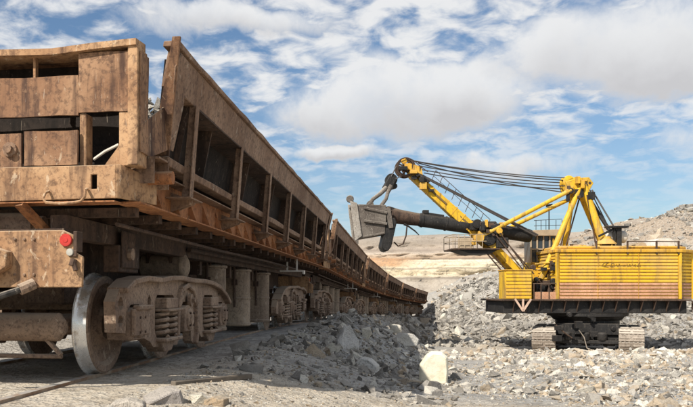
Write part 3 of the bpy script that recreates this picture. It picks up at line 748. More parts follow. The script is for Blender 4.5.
def make_bogie(y0, flip):
    bg_ = empty('bogie', wag, (0, y0, 0), math.pi if flip else 0.)
    for ay in (-1.75, 0, 1.75):
        for s_ in (1, -1):
            o = link('wheel', wmesh, bg_, (0, ay, .475), (0 if s_ > 0 else math.pi, 0, 0 if s_ > 0 else math.pi))
            o.rotation_euler = (0, 0, 0 if s_ > 0 else math.pi)
        b = MB(); b.lathe([(0, -1.2), (.065, -1.2), (.065, -1.02), (.09, -1.0), (.09, -.6), (.105, -.58), (.105, -.3), (.095, -.28), (.095, .28), (.105, .3), (.105, .58), (.09, .6), (.09, 1.0), (.065, 1.02), (.065, 1.2), (0, 1.2)],
                          lambda h, u, v: (h, ay + u, .475 + v), 20); b.build('axle', 'cast', bg_)
        for s_ in (1, -1):
            b = MB(); b.prism([(ay - .17, .33), (ay + .17, .33), (ay + .19, .40), (ay + .17, .60), (ay + .08, .64), (ay - .08, .64), (ay - .17, .60), (ay - .19, .40)], lambda u, v, w_: (s_ * (.90 + w_), u, v), 0, .26)
            b.lathe([(0, s_ * 1.19), (.10, s_ * 1.19), (.13, s_ * 1.175), (.13, s_ * 1.14)], lambda h, u, v: (h, ay + u, .475 + v), 18)
            b.build('axle_box', 'cast', bg_, .01)
            for q in range(4):
                a = q * math.pi / 2 + .78
                b = MB(); b.tube([(s_ * 1.17, ay + .1 * math.cos(a), .475 + .1 * math.sin(a)), (s_ * 1.205, ay + .1 * math.cos(a), .475 + .1 * math.sin(a))], .014, 6); b.build('bolt', 'rust_dark', bg_)
    # brake beam with hangers across the front and rear wheels
    for ay in (-2.30, 2.30):
        b = MB(); b.tube([(-.92, ay, .47), (-.68, ay, .47), (.60, ay, .47), (.66, ay, .47)], [.06, .13, .13, .06], 18)
        b.tube([(-.6, ay + .06, .2), (.6, ay + .06, .2)], .022, 8); b.bar((-.3, ay, .42), (-.55, ay, .2), .05, .03); b.bar((.42, ay, .42), (.62, ay, .22), .05, .03)
        b.build('brake_beam', 'cast', bg_)
    for ay in (-1.75, 0, 1.75):
        for s_ in (1, -1):
            for e_ in (-1, 1):
                if abs(ay + e_ * .52) > 2: continue
                b = MB(); yq = ay + e_ * .52
                b.prism([(yq - .03, .34), (yq + .03, .34), (yq + .045, .48), (yq + .03, .62), (yq - .03, .62), (yq - .045, .48)], lambda u, v, w_: (s_ * (.72 + w_), u, v), 0, .09)
                b.bar((s_ * .77, yq, .55), (s_ * .77, yq - e_ * .05, .92), .04, .03); b.build('brake_shoe', 'rust_dark', bg_)
    for s_ in (1, -1):
        XF = lambda u, v, w_: (s_ * (1.0 + w_), u, v)
        outer = [(-2.22, .42), (-2.25, .70), (-2.14, .82), (-1.92, .90), (-1.55, .94), (-1.1, .93), (-.75, .96), (-.35, .97), (.1, .95), (.7, .95), (1.1, .93), (1.5, .88), (1.85, .78), (2.1, .66), (2.24, .52),
                 (2.22, .38), (1.98, .36), (1.95, .60), (1.85, .66), (1.62, .66), (1.53, .6), (1.51, .28), (1.42, .22), (.72, .22), (.60, .30), (.48, .22), (.36, .16), (.26, .20), (.2, .60), (.1, .68), (-.1, .68), (-.2, .60),
                 (-.24, .26), (-.34, .19), (-1.18, .22), (-1.28, .28), (-1.48, .33), (-1.53, .6), (-1.62, .67), (-1.85, .67), (-1.95, .60), (-1.98, .40)]
        rect = lambda a, b_, c, d_, k=.04: [(a + k, c), (b_ - k, c), (b_, c + k), (b_, d_ - k), (b_ - k, d_), (a + k, d_), (a, d_ - k), (a, c + k)]
        holes = [rect(-2.17, -2.05, .47, .57, .03), rect(-2.17, -2.05, .62, .74, .04), rect(-1.13, -.42, .30, .76, .07), rect(.80, 1.36, .30, .76, .07), rect(.38, .56, .42, .78, .08), rect(-1.36, -1.26, .62, .76, .04), rect(-.14, -.02, .76, .86, .05), rect(1.62, 1.72, .74, .82, .035)]
        b = MB(); b.prism(outer, XF, 0, .11, holes); b.build('side_frame', 'cast', bg_, .016)
        b = MB()    # raised arched flange over the frame
        arch = [(-2.14, .80), (-1.92, .885), (-1.55, .925), (-1.1, .915), (-.75, .945), (-.35, .955), (.1, .935), (.7, .935), (1.1, .915), (1.5, .865), (1.85, .765), (2.1, .65)]
        for k in range(len(arch) - 1): b.bar(XF(*arch[k], .09), XF(*arch[k + 1], .09), .055, .21, (s_, 0, 0))
        b.build('frame_flange', 'cast', bg_, .01)
        b = MB(); ar2 = [(-.42, .30), (-.40, .62), (-.26, .82), (0, .88), (.26, .82), (.38, .62), (.42, .30), (.36, .16)]
        for k in range(len(ar2) - 1): b.bar(XF(*ar2[k], .12), XF(*ar2[k + 1], .12), .06, .09, (s_, 0, 0))
        b.build('equalizer_arm', 'cast', bg_, .012)
        for cy in (-.94, -.64, .95, 1.22):
            b = MB(); helix(b, s_ * 1.10, cy, .31, .585, .088, .0215, 4.3); b.build('spring', 'cast', bg_)
        for cy in (-.79, 1.085):
            b = MB(); b.box(*sorted((s_ * .92, s_ * 1.24)), cy - .27, cy + .27, .585, .615); b.box(*sorted((s_ * .9, s_ * 1.20)), cy - .2, cy + .2, .615, .73); b.build('bolster_end', 'cast', bg_, .008)
            b = MB(); b.box(*sorted((s_ * .92, s_ * 1.23)), cy - .30, cy + .30, .265, .305); b.prism([(cy - .26, .265), (cy + .26, .265), (cy + .12, .15), (cy - .12, .15)], lambda u, v, w_: (s_ * (.95 + w_), u, v), 0, .2); b.build('spring_seat', 'cast', bg_, .01)
        b = MB(); b.bar((s_ * 1.17, -1.95, .50), (s_ * 1.17, -1.52, .50), .05, .26, (0, 0, 1)); b.bar((s_ * 1.19, -1.92, .64), (s_ * 1.19, -1.5, .64), .07, .05); b.build('pedestal_tie', 'cast', bg_, .012)
        b = MB(); b.tube([(s_ * 1.14, .05, .70), (s_ * 1.18, .05, .70)], .075, 16); b.tube([(s_ * 1.14, .05, .70), (s_ * 1.22, .05, .70)], .03, 10); b.build('pivot_pin', 'cast', bg_)
    b = MB(); b.box(-.95, .95, -.26, .26, .70, .92); b.box(-.95, .95, -1.0, -.6, .60, .80); b.box(-.95, .95, .85, 1.3, .60, .80); b.box(-.22, .22, -1.4, 1.4, .66, .90); b.build('bolster', 'cast', bg_, .02)
    return bg_
make_bogie(3.05, False); make_bogie(L - 3.05, True)

PITCH = 15.35
wnames = ['rusty dump wagon nearest the camera, with the red round reflector on its end', 'second dump wagon of the train, just behind the nearest one', 'third rusty dump wagon of the train, counted from the camera',
          'fourth dump wagon of the train, counted from the camera', 'fifth dump wagon of the train, last but one at the far end', 'farthest dump wagon, at the tail of the train by the rubble']
lnames = ['pale broken rock heaped inside the nearest dump wagon', 'broken rock heaped in the second dump wagon from the camera', 'broken rock heaped in the third dump wagon from the camera',
          'broken rock heaped in the fourth dump wagon from the camera', 'broken rock heaped in the fifth dump wagon from the camera', 'broken rock heaped in the farthest dump wagon']
wagons = []
for k in range(6):
    o = wag if k == 0 else copy_tree(wag)
    ya = 5.8 + k * PITCH; yb = ya + L
    pa = Vector((float(track_x(ya)), ya, float(track_z(ya)))); pb = Vector((float(track_x(yb)), yb, float(track_z(yb))))
    d = (pb - pa).normalized()
    o.location = pa
    o.rotation_euler = (math.asin(d.z), 0, -math.atan2(d.x, d.y))
    tag(o, wnames[k], 'wagon', 'rusty dump wagons of the ore train')
    wagons.append((o, pa, d))

# ------------------------------------------------------------------ rocks
def hull_variants(n, npts, flat=(.55, 1.0)):
    res = []
    for _ in range(n):
        pts = rng.uniform(-1, 1, size=(npts, 3)); nn_ = np.linalg.norm(pts, axis=1)[:, None]
        pts = pts / nn_ * (nn_ * .55 + .45) * (.75 + .35 * rng.random((npts, 1)))
        pts *= np.array([1.0, rng.uniform(.6, 1.0), rng.uniform(*flat)]) * .55
        bm = bmesh.new()
        for p in pts: bm.verts.new(p)
        r_ = bmesh.ops.convex_hull(bm, input=bm.verts)
        bmesh.ops.delete(bm, geom=[g for g in r_['geom_interior'] if isinstance(g, bmesh.types.BMVert)], context='VERTS')
        loose = [v for v in bm.verts if not v.link_faces]
        bmesh.ops.delete(bm, geom=loose, context='VERTS')
        bmesh.ops.triangulate(bm, faces=bm.faces); bm.verts.index_update()
        res.append((np.array([v.co[:] for v in bm.verts]), np.array([[v.index for v in f.verts] for f in bm.faces])))
        bm.free()
    return res
SMALL = hull_variants(18, 8, (.4, .95)); MIDV = hull_variants(20, 11, (.4, .95))
def rand_rot(n):
    q = rng.normal(size=(n, 4)); q /= np.linalg.norm(q, axis=1)[:, None]
    a, b, c, d = q.T
    return np.stack([np.stack([1 - 2 * (c * c + d * d), 2 * (b * c - a * d), 2 * (b * d + a * c)], -1),
                     np.stack([2 * (b * c + a * d), 1 - 2 * (b * b + d * d), 2 * (c * d - a * b)], -1),
                     np.stack([2 * (b * d - a * c), 2 * (c * d + a * b), 1 - 2 * (b * b + c * c)], -1)], 1)
def tints(n, warm=.25, white=.2):
    base = np.array([.37, .345, .31]) * rng.uniform(.45, 1.25, (n, 1))
    r_ = rng.random(n)
    base[r_ < warm] = np.array([.50, .40, .285]) * rng.uniform(.65, 1.1, (int((r_ < warm).sum()), 1))
    k = r_ > 1 - white
    base[k] = np.array([.66, .62, .54]) * rng.uniform(.85, 1.15, (int(k.sum()), 1))
    return base
def rock_field(name, pos, size, tint, variants, label):
    V = []; F = []; T = []; o = 0
    pick = rng.integers(0, len(variants), len(pos)); rot = rand_rot(len(pos))
    for vi, (hv, hf) in enumerate(variants):
        idx = np.nonzero(pick == vi)[0]
        if not len(idx): continue
        P_ = np.einsum('nij,kj->nki', rot[idx], hv) * size[idx][:, None, None]
        P_[:, :, 2] *= .8
        P_ += pos[idx][:, None, :]
        m = len(hv); V.append(P_.reshape(-1, 3))
        F.append((hf[None] + (np.arange(len(idx)) * m)[:, None, None] + o).reshape(-1, 3)); o += m * len(idx)
        T.append(np.repeat(tint[idx], m, 0))
    me = np_mesh(name, np.concatenate(V), np.concatenate(F), 'rock', False)
    set_col(me, 'tint', np.concatenate(T))
    ob = link(name, me); tag(ob, label, 'rubble', kind='stuff'); return ob
def cam_to_world(zc_, lat_): return -SA * zc_ + CA * lat_, CA * zc_ + SA * lat_
def sample(n, z0, z1, l0, l1, power=1.0):
    """random spots: distance ahead z0..z1, lateral as a share of distance l0..l1."""
    zc_ = z0 + (z1 - z0) * rng.random(n) ** power
    la = (l0 + (l1 - l0) * rng.random(n)) * zc_
    return cam_to_world(zc_, la) + (zc_, la)
LMIN, LMAX = -.52, .66
def clear_of_track(X, Y, m=1.55): return np.abs(X - track_x(Y)) > m
def field(name, n, z0, z1, smin, smax, sk, label, variants=SMALL, warm=.25, white=.2, dim=1., l0=LMIN, l1=LMAX, power=1., keep=None, sink=.12, dirt=None):
    X, Y, zc_, la = sample(n, z0, z1, l0, l1, power)
    k = clear_of_track(X, Y)
    if keep is not None: k &= keep(X, Y, zc_, la)
    X, Y, zc_, la = X[k], Y[k], zc_[k], la[k]
    s = np.minimum(smin * rng.random(len(X)) ** (-1 / sk), smax * rng.uniform(.6, 1., len(X)))
    Z = height(X, Y) + s * (.20 - sink - .12 * rng.random(len(X)))
    tn = tints(len(X), warm, white) * dim
    return rock_field(name, np.stack([X, Y, Z], 1), s, tn, variants, label)
dpatch = lambda X, Y: fbm(X, Y, 3.2, 3)
field('gravel', 9000, 5.2, 10, .008, .05, 2.2, 'small stones lying in the dust by the near rail', l0=-.5, l1=.15, warm=.4, white=.3)
field('gravel', 14000, 5.2, 13, .012, .09, 2.0, 'fine pale gravel scattered over the near ground', warm=.4)
BK = lambda X, Y: X - track_x(Y)
field('embankment_rubble', 26000, 8, 60, .055, .42, 1.75, 'broken blue grey rock spilled along the railway embankment', SMALL, .10, .2, power=1.35, dim=.85, l0=-.2, l1=.22,
      keep=lambda X, Y, z_, l_: (BK(X, Y) > 1.5) & (BK(X, Y) < 4.8) & ((Y > 11) | (rng.random(len(X)) < .12)))
field('floor_rubble', 42000, 8.5, 34, .022, .36, 1.6, 'broken limestone strewn over the right foreground', SMALL, .38, .30, dim=1.12, l0=.05, l1=.66,
      keep=lambda X, Y, z_, l_: (BK(X, Y) > 3.6) & (dpatch(X, Y) > -.30 + .25 * rng.random(len(X))))
field('floor_rubble', 15000, 28, 54, .06, .7, 1.7, 'broken limestone lying before the excavator tracks', SMALL, .4, .3, dim=1.12, l0=.0, l1=.66,
      keep=lambda X, Y, z_, l_: (BK(X, Y) > 3.4) & (dpatch(X, Y) > np.where((z_ > 40) & (l_ > 8), .12, -.30)))
field('heap_rubble', 42000, 55, 97, .15, 1.3, 1.75, 'blasted grey rock piled in the heap behind the excavator', SMALL, .08, .18, dim=.74, l0=.10, l1=.66,
      keep=lambda X, Y, z_, l_: (height(X, Y, False) < 5.6) | (l_ > 45) | (rng.random(len(X)) < .22))
field('heap_rubble', 3500, 96, 190, .3, 1.6, 2., 'grey rubble fallen at the foot of the quarry wall', SMALL, .3, .25, l0=.02, l1=.5)

# rock loads in the wagons
for k, (o, pa, d) in enumerate(wagons):
    n = 700 if k < 2 else 350
    lx = rng.uniform(-.98, .98, n); ly = rng.uniform(.62, L - .62, n)
    lz = 1.9 + .62 * (1 - (lx / 1.6) ** 2) * (.75 + .35 * np.sin(ly * 1.1 + k)) + .1 * rng.random(n)
    s = rng.uniform(.12, .45, n)
    if k == 0:
        m_ = 160
        lx[:m_] = rng.normal(1.0, .25, m_).clip(.3, 1.3); ly[:m_] = rng.normal(1.45, .45, m_).clip(.75, 3)
        lz[:m_] = 2.25 + .50 * np.exp(-((lx[:m_] - 1.05) / .5) ** 2 - ((ly[:m_] - 1.4) / .8) ** 2) * rng.uniform(.5, 1.1, m_); s[:m_] = rng.uniform(.08, .26, m_)
        lx[-6:] = 1.70; ly[-6:] = [3.2, 3.42, 3.9, 6.1, 8.8, 11.2]; lz[-6:] = 2.93; s[-6:] = [.12, .16, .09, .12, .13, .14]
    mw = Matrix.Translation(pa) @ o.rotation_euler.to_matrix().to_4x4()
    mwn = np.array(mw)
    P_ = np.stack([lx, ly, lz], 1) @ mwn[:3, :3].T + mwn[:3, 3]
    ob = rock_field('rock_load', P_, s, tints(n, .12, .55), MIDV, lnames[k]); ob['category'] = 'rock load'
    b = MB(); b.plate(lambda u, v, w_: (u, v, 1.98 + .35 * (1 - (u / 1.6) ** 2) + w_), -1.12, 1.12, .5, L - .5, .02, 10, 20, .05, 0)
    bed = b.build('bed', 'ground'); bed.parent = ob; bed.matrix_parent_inverse = Matrix(); bed.location = pa; bed.rotation_euler = o.rotation_euler

# boulders big enough to be told apart
bmeshes = []
for q, (hv, hf) in enumerate(hull_variants(18, 14, (.45, .9))):
    for tn in range(3):
        me = bpy.data.meshes.new('boulder'); me.from_pydata(hv.tolist(), [], hf.tolist()); me.materials.append(M['rock'])
        bm = bmesh.new(); bm.from_mesh(me); bmesh.ops.recalc_face_normals(bm, faces=bm.faces)
        bmesh.ops.bevel(bm, geom=list(bm.edges), offset=.012, segments=1, affect='EDGES', clamp_overlap=True)
        bm.to_mesh(me); bm.free(); me.shade_flat()
        set_col(me, 'tint', np.array([(.42, .395, .35), (.66, .62, .53), (.50, .40, .29)][tn]) * rng.uniform(.85, 1.1))
        bmeshes.append((tn, me))
BN = 0
def boulder(X, Y, s, label, group=None, tn=None, name='boulder', sink=.2, scale=(1, 1, 1), rot=None):
    global BN
    c = [m for t_, m in bmeshes if tn is None or t_ == tn]
    me = c[rng.integers(0, len(c))]
    o = link(name, me, None, (X, Y, float(height(X, Y)) + s * (.30 - sink)), rot if rot else tuple(rng.uniform(0, 6.28, 3)))
    o.scale = (s * scale[0], s * scale[1], s * scale[2]); tag(o, label, 'boulder', group); BN += 1
    return o
def scatter_boulders(n, z0, z1, l0, l1, pmin, pmax, label, group, keep=None, white=.3):
    c = 0
    while c < n:
        X, Y, z_, la = [float(v[0]) for v in sample(1, z0, z1, l0, l1)]
        if abs(X - float(track_x(Y))) < 2.0: continue
        if keep and not keep(X, Y, z_, la): continue
        s = z_ / FPX * (pmin + (pmax - pmin) * rng.random() ** 2.2)
        tn = int(rng.choice([0, 1, 2], p=[.8 - white, white, .2]))
        pxl = 290 + FPX * la / z_
        big_ = 'big' if s * FPX / z_ > (pmin * .6 + pmax * .4) else 'small'
        place = next(t_ for lim, t_ in label if pxl < lim)
        boulder(X, Y, s, '%s %s rock %s, %s' % (big_, ('grey', 'whitish', 'tan')[tn], place, 'lower down' if z_ < (z0 + z1) / 2 else 'higher up'), group, tn); c += 1
HEAP = [(470, 'at the left foot of the rubble heap'), (505, 'on the rubble heap just left of the excavator'), (560, 'on the rubble heap behind the small yellow cabin'),
        (620, 'seen on the heap under the machinery house'), (9999, 'on the bank right of the excavator')]
FLOOR = [(450, 'on the flat floor beyond the cream stone block'), (530, 'on the flat floor left of the crawler tracks'), (575, 'on the flat floor before the left crawler track'),
         (620, 'on the flat floor between the two crawler tracks'), (655, 'on the flat floor before the right crawler track'), (9999, 'on the flat floor at the right edge before the excavator')]
NEAR = [(470, 'in the rubble just right of the cream stone block'), (530, 'in the foreground rubble below the left end of the excavator'), (590, 'in the foreground rubble below the excavator tracks'),
        (640, 'in the foreground rubble below the machinery house'), (9999, 'in the foreground rubble at the lower right edge')]
BANK = [(300, 'on the shaded embankment close to the dump cylinders'), (345, 'on the shaded embankment left of the tall pointed rock'), (375, 'on the shaded embankment near the tall pointed rock'),
        (400, 'on the shaded embankment right of the low white rock'), (9999, 'on the embankment edge next to the cream stone block')]
scatter_boulders(40, 58, 88, .17, .56, 9, 18, HEAP, 'boulders on the rubble heap behind the excavator', lambda X, Y, z_, l_: not (25 < l_ < 46 and z_ < 64))
scatter_boulders(34, 30, 45, .10, .56, 8, 15, FLOOR, 'boulders on the open floor before the excavator', lambda X, Y, z_, l_: X - float(track_x(Y)) > 4)
scatter_boulders(36, 10.5, 26, .14, .54, 8, 18, NEAR, 'limestone lumps in the right foreground', lambda X, Y, z_, l_: X > 1.0)
scatter_boulders(40, 11, 30, -.05, .16, 8, 20, BANK, 'grey lumps on the shaded embankment', lambda X, Y, z_, l_: 1.9 < X - float(track_x(Y)) < 4.2)

def ground_hit(px, py):
    zc_ = np.geomspace(3, 120, 6000); u = (px - 290) / FPX; v = (290 - py) / FPX
    X, Y = cam_to_world(zc_, u * zc_)
    h = height(X, Y); k = np.nonzero(h >= CAMZ + v * zc_)[0]
    k = k[0] if len(k) else len(zc_) - 1
    return float(X[k]), float(Y[k]), float(h[k]), float(zc_[k])
def shaped_rock(name, poly, depth, px, py, label, mat='rock', tint=(.5, .47, .42), rz=0., tilt=0., sink=.06, taper=.85):
    """a block with its own outline (metres, x across and z up), depth and worn edges."""
    X, Y, h, z_ = ground_hit(px, py)
    b = MB(); n = len(poly); cx = sum(p[0] for p in poly) / n; cz = sum(p[1] for p in poly) / n
    lay = [(-.5, .86), (-.36, 1.0), (.30, .97), (.5, taper)]
    vs = []; fs = []
    for (dy, k) in lay:
        for (x, z) in poly: vs.append((cx + (x - cx) * k + random.uniform(-.012, .012), dy * depth + random.uniform(-.02, .02), max(cz + (z - cz) * k, 0 if z <= 0 else -1)))
    for i in range(len(lay) - 1):
        for k in range(n):
            k2 = (k + 1) % n; fs.append((i * n + k, i * n + k2, (i + 1) * n + k2, (i + 1) * n + k))
    fs.append(tuple(reversed(range(n)))); fs.append(tuple((len(lay) - 1) * n + k for k in range(n)))
    b.add(vs, fs); me = b.mesh(name, mat, .012, 0); me.shade_flat()
    if mat == 'rock': set_col(me, 'tint', np.array(tint))
    o = link(name, me, None, (X, Y, h - sink), (tilt, 0, A + rz)); tag(o, label, 'boulder'); return o
shaped_rock('stone_block', [(-.27, 0), (.25, 0), (.265, .30), (.25, .57), (.15, .66), (-.02, .67), (-.13, .585), (-.26, .40)], .42, 433, 383, 'upright pale cream stone block standing sunlit at the edge of the train shadow', 'block', rz=-.12)
shaped_rock('boulder', [(-.20, 0), (.20, 0), (.21, .2), (.13, .34), (.08, .50), (-.06, .47), (-.13, .33), (-.22, .19)], .3, 347, 349, 'tall pointed pale grey rock leaning in the shade below the wagons', tint=(.60, .58, .55), rz=.3, tilt=-.25)
shaped_rock('boulder', [(-.2, 0), (.2, 0), (.22, .12), (.08, .24), (-.06, .27), (-.2, .13)], .3, 366, 369, 'low white rock with a pointed top lying in the train shadow', tint=(.72, .70, .66), rz=-.3)
shaped_rock('boulder', [(-.34, 0), (.30, 0), (.36, .18), (.2, .33), (-.08, .36), (-.30, .22)], .45, 404, 344, 'wide pale boulder at the foot of the embankment above the stone block', tint=(.64, .61, .55), rz=.2)
shaped_rock('boulder', [(-.14, 0), (.13, 0), (.14, .05), (.11, .13), (.02, .12), (-.15, .05)], .22, 163, 402, 'long flat grey slab in the left foreground in front of the wheels', tint=(.40, .36, .33), rz=.5, tilt=.1, sink=.02)
shaped_rock('boulder', [(-.06, 0), (.06, 0), (.065, .05), (.03, .09), (-.05, .08)], .12, 197, 403, 'small pale cube of rock right of the flat grey slab in the foreground', tint=(.70, .64, .52), rz=.4, sink=.015)
shaped_rock('boulder', [(-.08, 0), (.08, 0), (.07, .06), (-.02, .08), (-.08, .05)], .14, 218, 404, 'small brown lump of rock at the bottom edge, second right of the grey slab', tint=(.42, .31, .20), rz=-.4, sink=.015)
shaped_rock('boulder', [(-.13, 0), (.13, 0), (.12, .04), (.02, .07), (-.11, .05)], .2, 128, 405, 'low rounded pale stone at the bottom edge, left of the grey slab', tint=(.55, .49, .42), rz=.1, sink=.02)
b = MB()
X, Y, h, z_ = ground_hit(214, 381)
b.box(-.55, .55, -.03, .03, 0, .05); o = b.build('loose_timber', 'sleeper', None, .006); o.location = (X, Y, h - .015); o.rotation_euler = (0, .03, 1.12)
tag(o, 'loose grey timber half sunk in the gravel at the edge of the train shadow', 'timber')

# ------------------------------------------------------------------ mining excavator
EZ = 52.0
ELAT = (587 - 290) / FPX * EZ
ex, ey = cam_to_world(EZ, ELAT)
exc = empty('mining_excavator', None, (ex, ey, GZ), A)
tag(exc, 'yellow electric rope shovel with black dipper arm reaching over the train', 'excavator')
def E(px, py, ly=0.):
    """a point of the machine measured in the photograph: across, depth and height in the machine's own metres."""
    z_ = EZ + ly
    return Vector(((px - 290) / FPX * z_ - ELAT, ly, CAMZ + (290 - py) / FPX * z_ - GZ))
def part(b, name, mat, parent=exc, bevel=0., smooth=35): return b.build(name, mat, parent, bevel, smooth)
# crawlers: they point at the camera
PHI = math.atan((587 - 290) / FPX)      # the crawlers point straight at the photographer
def crawler(cx):
    cr_ = empty('crawler_track', exc, (cx * math.cos(PHI), -cx * math.sin(PHI), 0), -PHI)
    Lh, rad = 2.6, .72
    b = MB(); b.box(-.74, .74, -.21, .21, -.07, .06); b.box(-.70, -.08, -.05, .05, .06, .11); b.box(.08, .70, -.05, .05, .06, .11)
    for q in range(6): b.box(-.7 + q * .25, -.58 + q * .25, .2, .25, -.05, .05)
    shoe = b.mesh('track_shoe', 'trk', .012)
    per = 4 * Lh + 2 * math.pi * rad; n = 32; zc0 = rad + .1
    for k in range(n):
        s = k / n * per + .03
        if s < 2 * Lh: y, z, a = -Lh + s, zc0 + rad, 0
        elif s < 2 * Lh + math.pi * rad: a = (s - 2 * Lh) / rad; y, z = Lh + rad * math.sin(a), zc0 + rad * math.cos(a)
        elif s < 4 * Lh + math.pi * rad: y, z, a = Lh - (s - 2 * Lh - math.pi * rad), zc0 - rad, math.pi
        else: a = math.pi + (s - 4 * Lh - math.pi * rad) / rad; y, z = -Lh + rad * math.sin(a), zc0 + rad * math.cos(a)
        link('track_shoe', shoe, cr_, (random.uniform(-.02, .02), y, z), (-a, 0, 0))
    for y in (-Lh, Lh):
        b = MB(); b.lathe([(0, -.6), (.2, -.6), (.22, -.5), (.6, -.5), (.66, -.46), (.66, .46), (.6, .5), (.22, .5), (.2, .6), (0, .6)], lambda h, u, v: (h, y + u, zc0 + v), 24); part(b, 'track_wheel', 'black', cr_)
    for y in (-1.3, 0, 1.3):
        b = MB(); b.lathe([(0, -.5), (.34, -.5), (.36, -.4), (.36, .4), (.34, .5), (0, .5)], lambda h, u, v: (h, y + u, .5 + v), 18); part(b, 'track_roller', 'black', cr_)
    b = MB(); b.box(-.45, .45, -Lh, Lh, .55, 1.25); part(b, 'track_frame', 'black', cr_, .03)
xl, xr = -2.62, 2.62
crawler(xl); crawler(xr)
b = MB(); b.box(xl + .4, xr - .4, -2.1, 2.1, .55, 1.15); b.box(xl + .3, xr - .3, -2.9, -2.5, .62, .85); o = part(b, 'car_body', 'black', exc, .03); o.rotation_euler = (0, 0, -PHI)
b = MB(); b.box(-1.95, 1.95, -2.3, 2.3, 1.15, 1.9); o = part(b, 'axle_housing', 'black', exc, .05); o.rotation_euler = (0, 0, -PHI)
b = MB(); b.lathe([(0, 1.7), (1.9, 1.7), (2.05, 1.8), (2.05, 2.05), (2.2, 2.1), (2.35, 2.3), (2.6, 2.35), (2.6, 2.555), (0, 2.555)], lambda h, u, v: (u, v, h), 40); part(b, 'slewing_ring', 'black')
for q in (-1.2, -.1, .9):
    b = MB(); b.lathe([(0, .85), (.3, .85), (.34, .95), (.34, 1.25), (.26, 1.35), (0, 1.36)], lambda h, u, v: (q + u, -2.7 + v, h), 16); o = part(b, 'drive_motor', 'black'); o.rotation_euler = (0, 0, -PHI)
b = MB(); b.tube([E(556, 325, -2.9), E(565, 333, -2.9), E(572, 338, -2.9)], .05, 7); part(b, 'grease_pipe', 'rust_dark')
b = MB(); b.tube([E(579, 330, -3.2), E(584, 337, -3.2), E(587, 348, -3.2), E(595, 351, -3.4)], .03, 7); part(b, 'power_cable', 'trk')
# turntable deck
dx0 = E(500, 300, -2.4).x; dx1 = E(690, 300, -2.4).x
FR = -2.45
b = MB(); b.box(dx0 + .25, dx1 - .1, -2.2, 2.2, 2.56, 3.36); part(b, 'turntable_deck', 'black', exc, .03)
b = MB(); b.box(dx0, dx1, -2.62, 2.62, 3.37, 3.47); part(b, 'walkway_plate', 'rust_dark', exc, .01)
for q in range(15):
    x = dx0 + .9 + q * .83
    b = MB(); b.prism([(-2.6, 3.365), (-2.2, 3.365), (-2.2, 2.62)], lambda u, v, w_: (x + w_, u, v), -.02, .02); part(b, 'deck_bracket', 'rust_dark')
for (pa_, pb_) in (((515, 299), (523, 311)), ((531, 299), (523, 311)), ((523, 299), (523, 310))):
    b = MB(); b.bar(E(*pa_, -2.6), E(*pb_, -2.6), .10, .12); part(b, 'deck_brace', 'braces')
# machinery house: chamfered rear corners, horizontal boards
hx0 = E(557, 270, FR).x; hx1 = E(680, 270, FR).x
foot = [(hx0, FR), (hx1, FR), (hx1 + 1.25, FR + 1.0), (hx1 + 1.25, -FR - 1.0), (hx1, -FR), (hx0, -FR)]
zb, zt = 3.48, E(560, 252.5, FR).z
b = MB(); b.prism(foot, lambda u, v, w_: (u, v, w_), zb, zt); house = part(b, 'machinery_house', 'yellow')
nb_ = 14; step = (zt - zb) / nb_
def board(p, q, z0, name, mat, thick=.07):
    p = Vector((*p, 0)); q = Vector((*q, 0)); d = (q - p).normalized(); nrm = Vector((d.y, -d.x, 0))
    h = step - .05
    vs = []
    for c in (p, q):
        for (o_, z) in ((.004, 0), (thick, .02), (thick * .75, h - .03), (.004, h)): vs.append((c.x + nrm.x * o_, c.y + nrm.y * o_, z0 + z))
    b = MB(); b.add(vs, [(0, 1, 5, 4), (1, 2, 6, 5), (2, 3, 7, 6), (3, 0, 4, 7), (3, 2, 1, 0), (4, 5, 6, 7)]); return part(b, name, mat, house)
for k in range(nb_):
    m = 'pinkrust' if k < 5 else 'yboard'
    for i in range(3):
        p = Vector(foot[i]); q = Vector(foot[i + 1]); d = (q - p).normalized()
        board(p + d * (.16 if i == 0 else .1), q - d * (.16 if i == 0 else .1), zb + k * step + .02 + random.uniform(-.006, .006), 'wall_board', m)
    board(Vector(foot[5]) + Vector((0, -.1)), Vector(foot[0]) + Vector((0, .1)), zb + k * step + .02, 'wall_board', m)
for (x, y) in foot:
    b = MB(); b.box(x - .09, x + .09, y - .09, y + .09, zb, zt + .01); part(b, 'corner_trim', 'yellow', house, .015)
for fx in (.33, .66):
    x = hx0 + (hx1 - hx0) * fx
    b = MB(); b.box(x - .012, x + .012, FR - .078, FR - .06, zb + .05, zt - .05); part(b, 'joint_strip', 'yorange', house)
grow = lambda g: [(hx0 - g, FR - g), (hx1 + g * .5, FR - g), (hx1 + 1.25 + g, FR + 1.0 - g * .5), (hx1 + 1.25 + g, -FR - 1.0 + g * .5), (hx1 + g * .5, -FR + g), (hx0 - g, -FR + g)]
b = MB(); b.prism(grow(.16), lambda u, v, w_: (u, v, w_), zt + .01, zt + .22); roof = part(b, 'roof', 'yorange', exc, .03)
b = MB(); b.prism(grow(-.25), lambda u, v, w_: (u, v, w_), zt + .22, zt + .46); part(b, 'roof_deck', 'yorange', exc, .08)
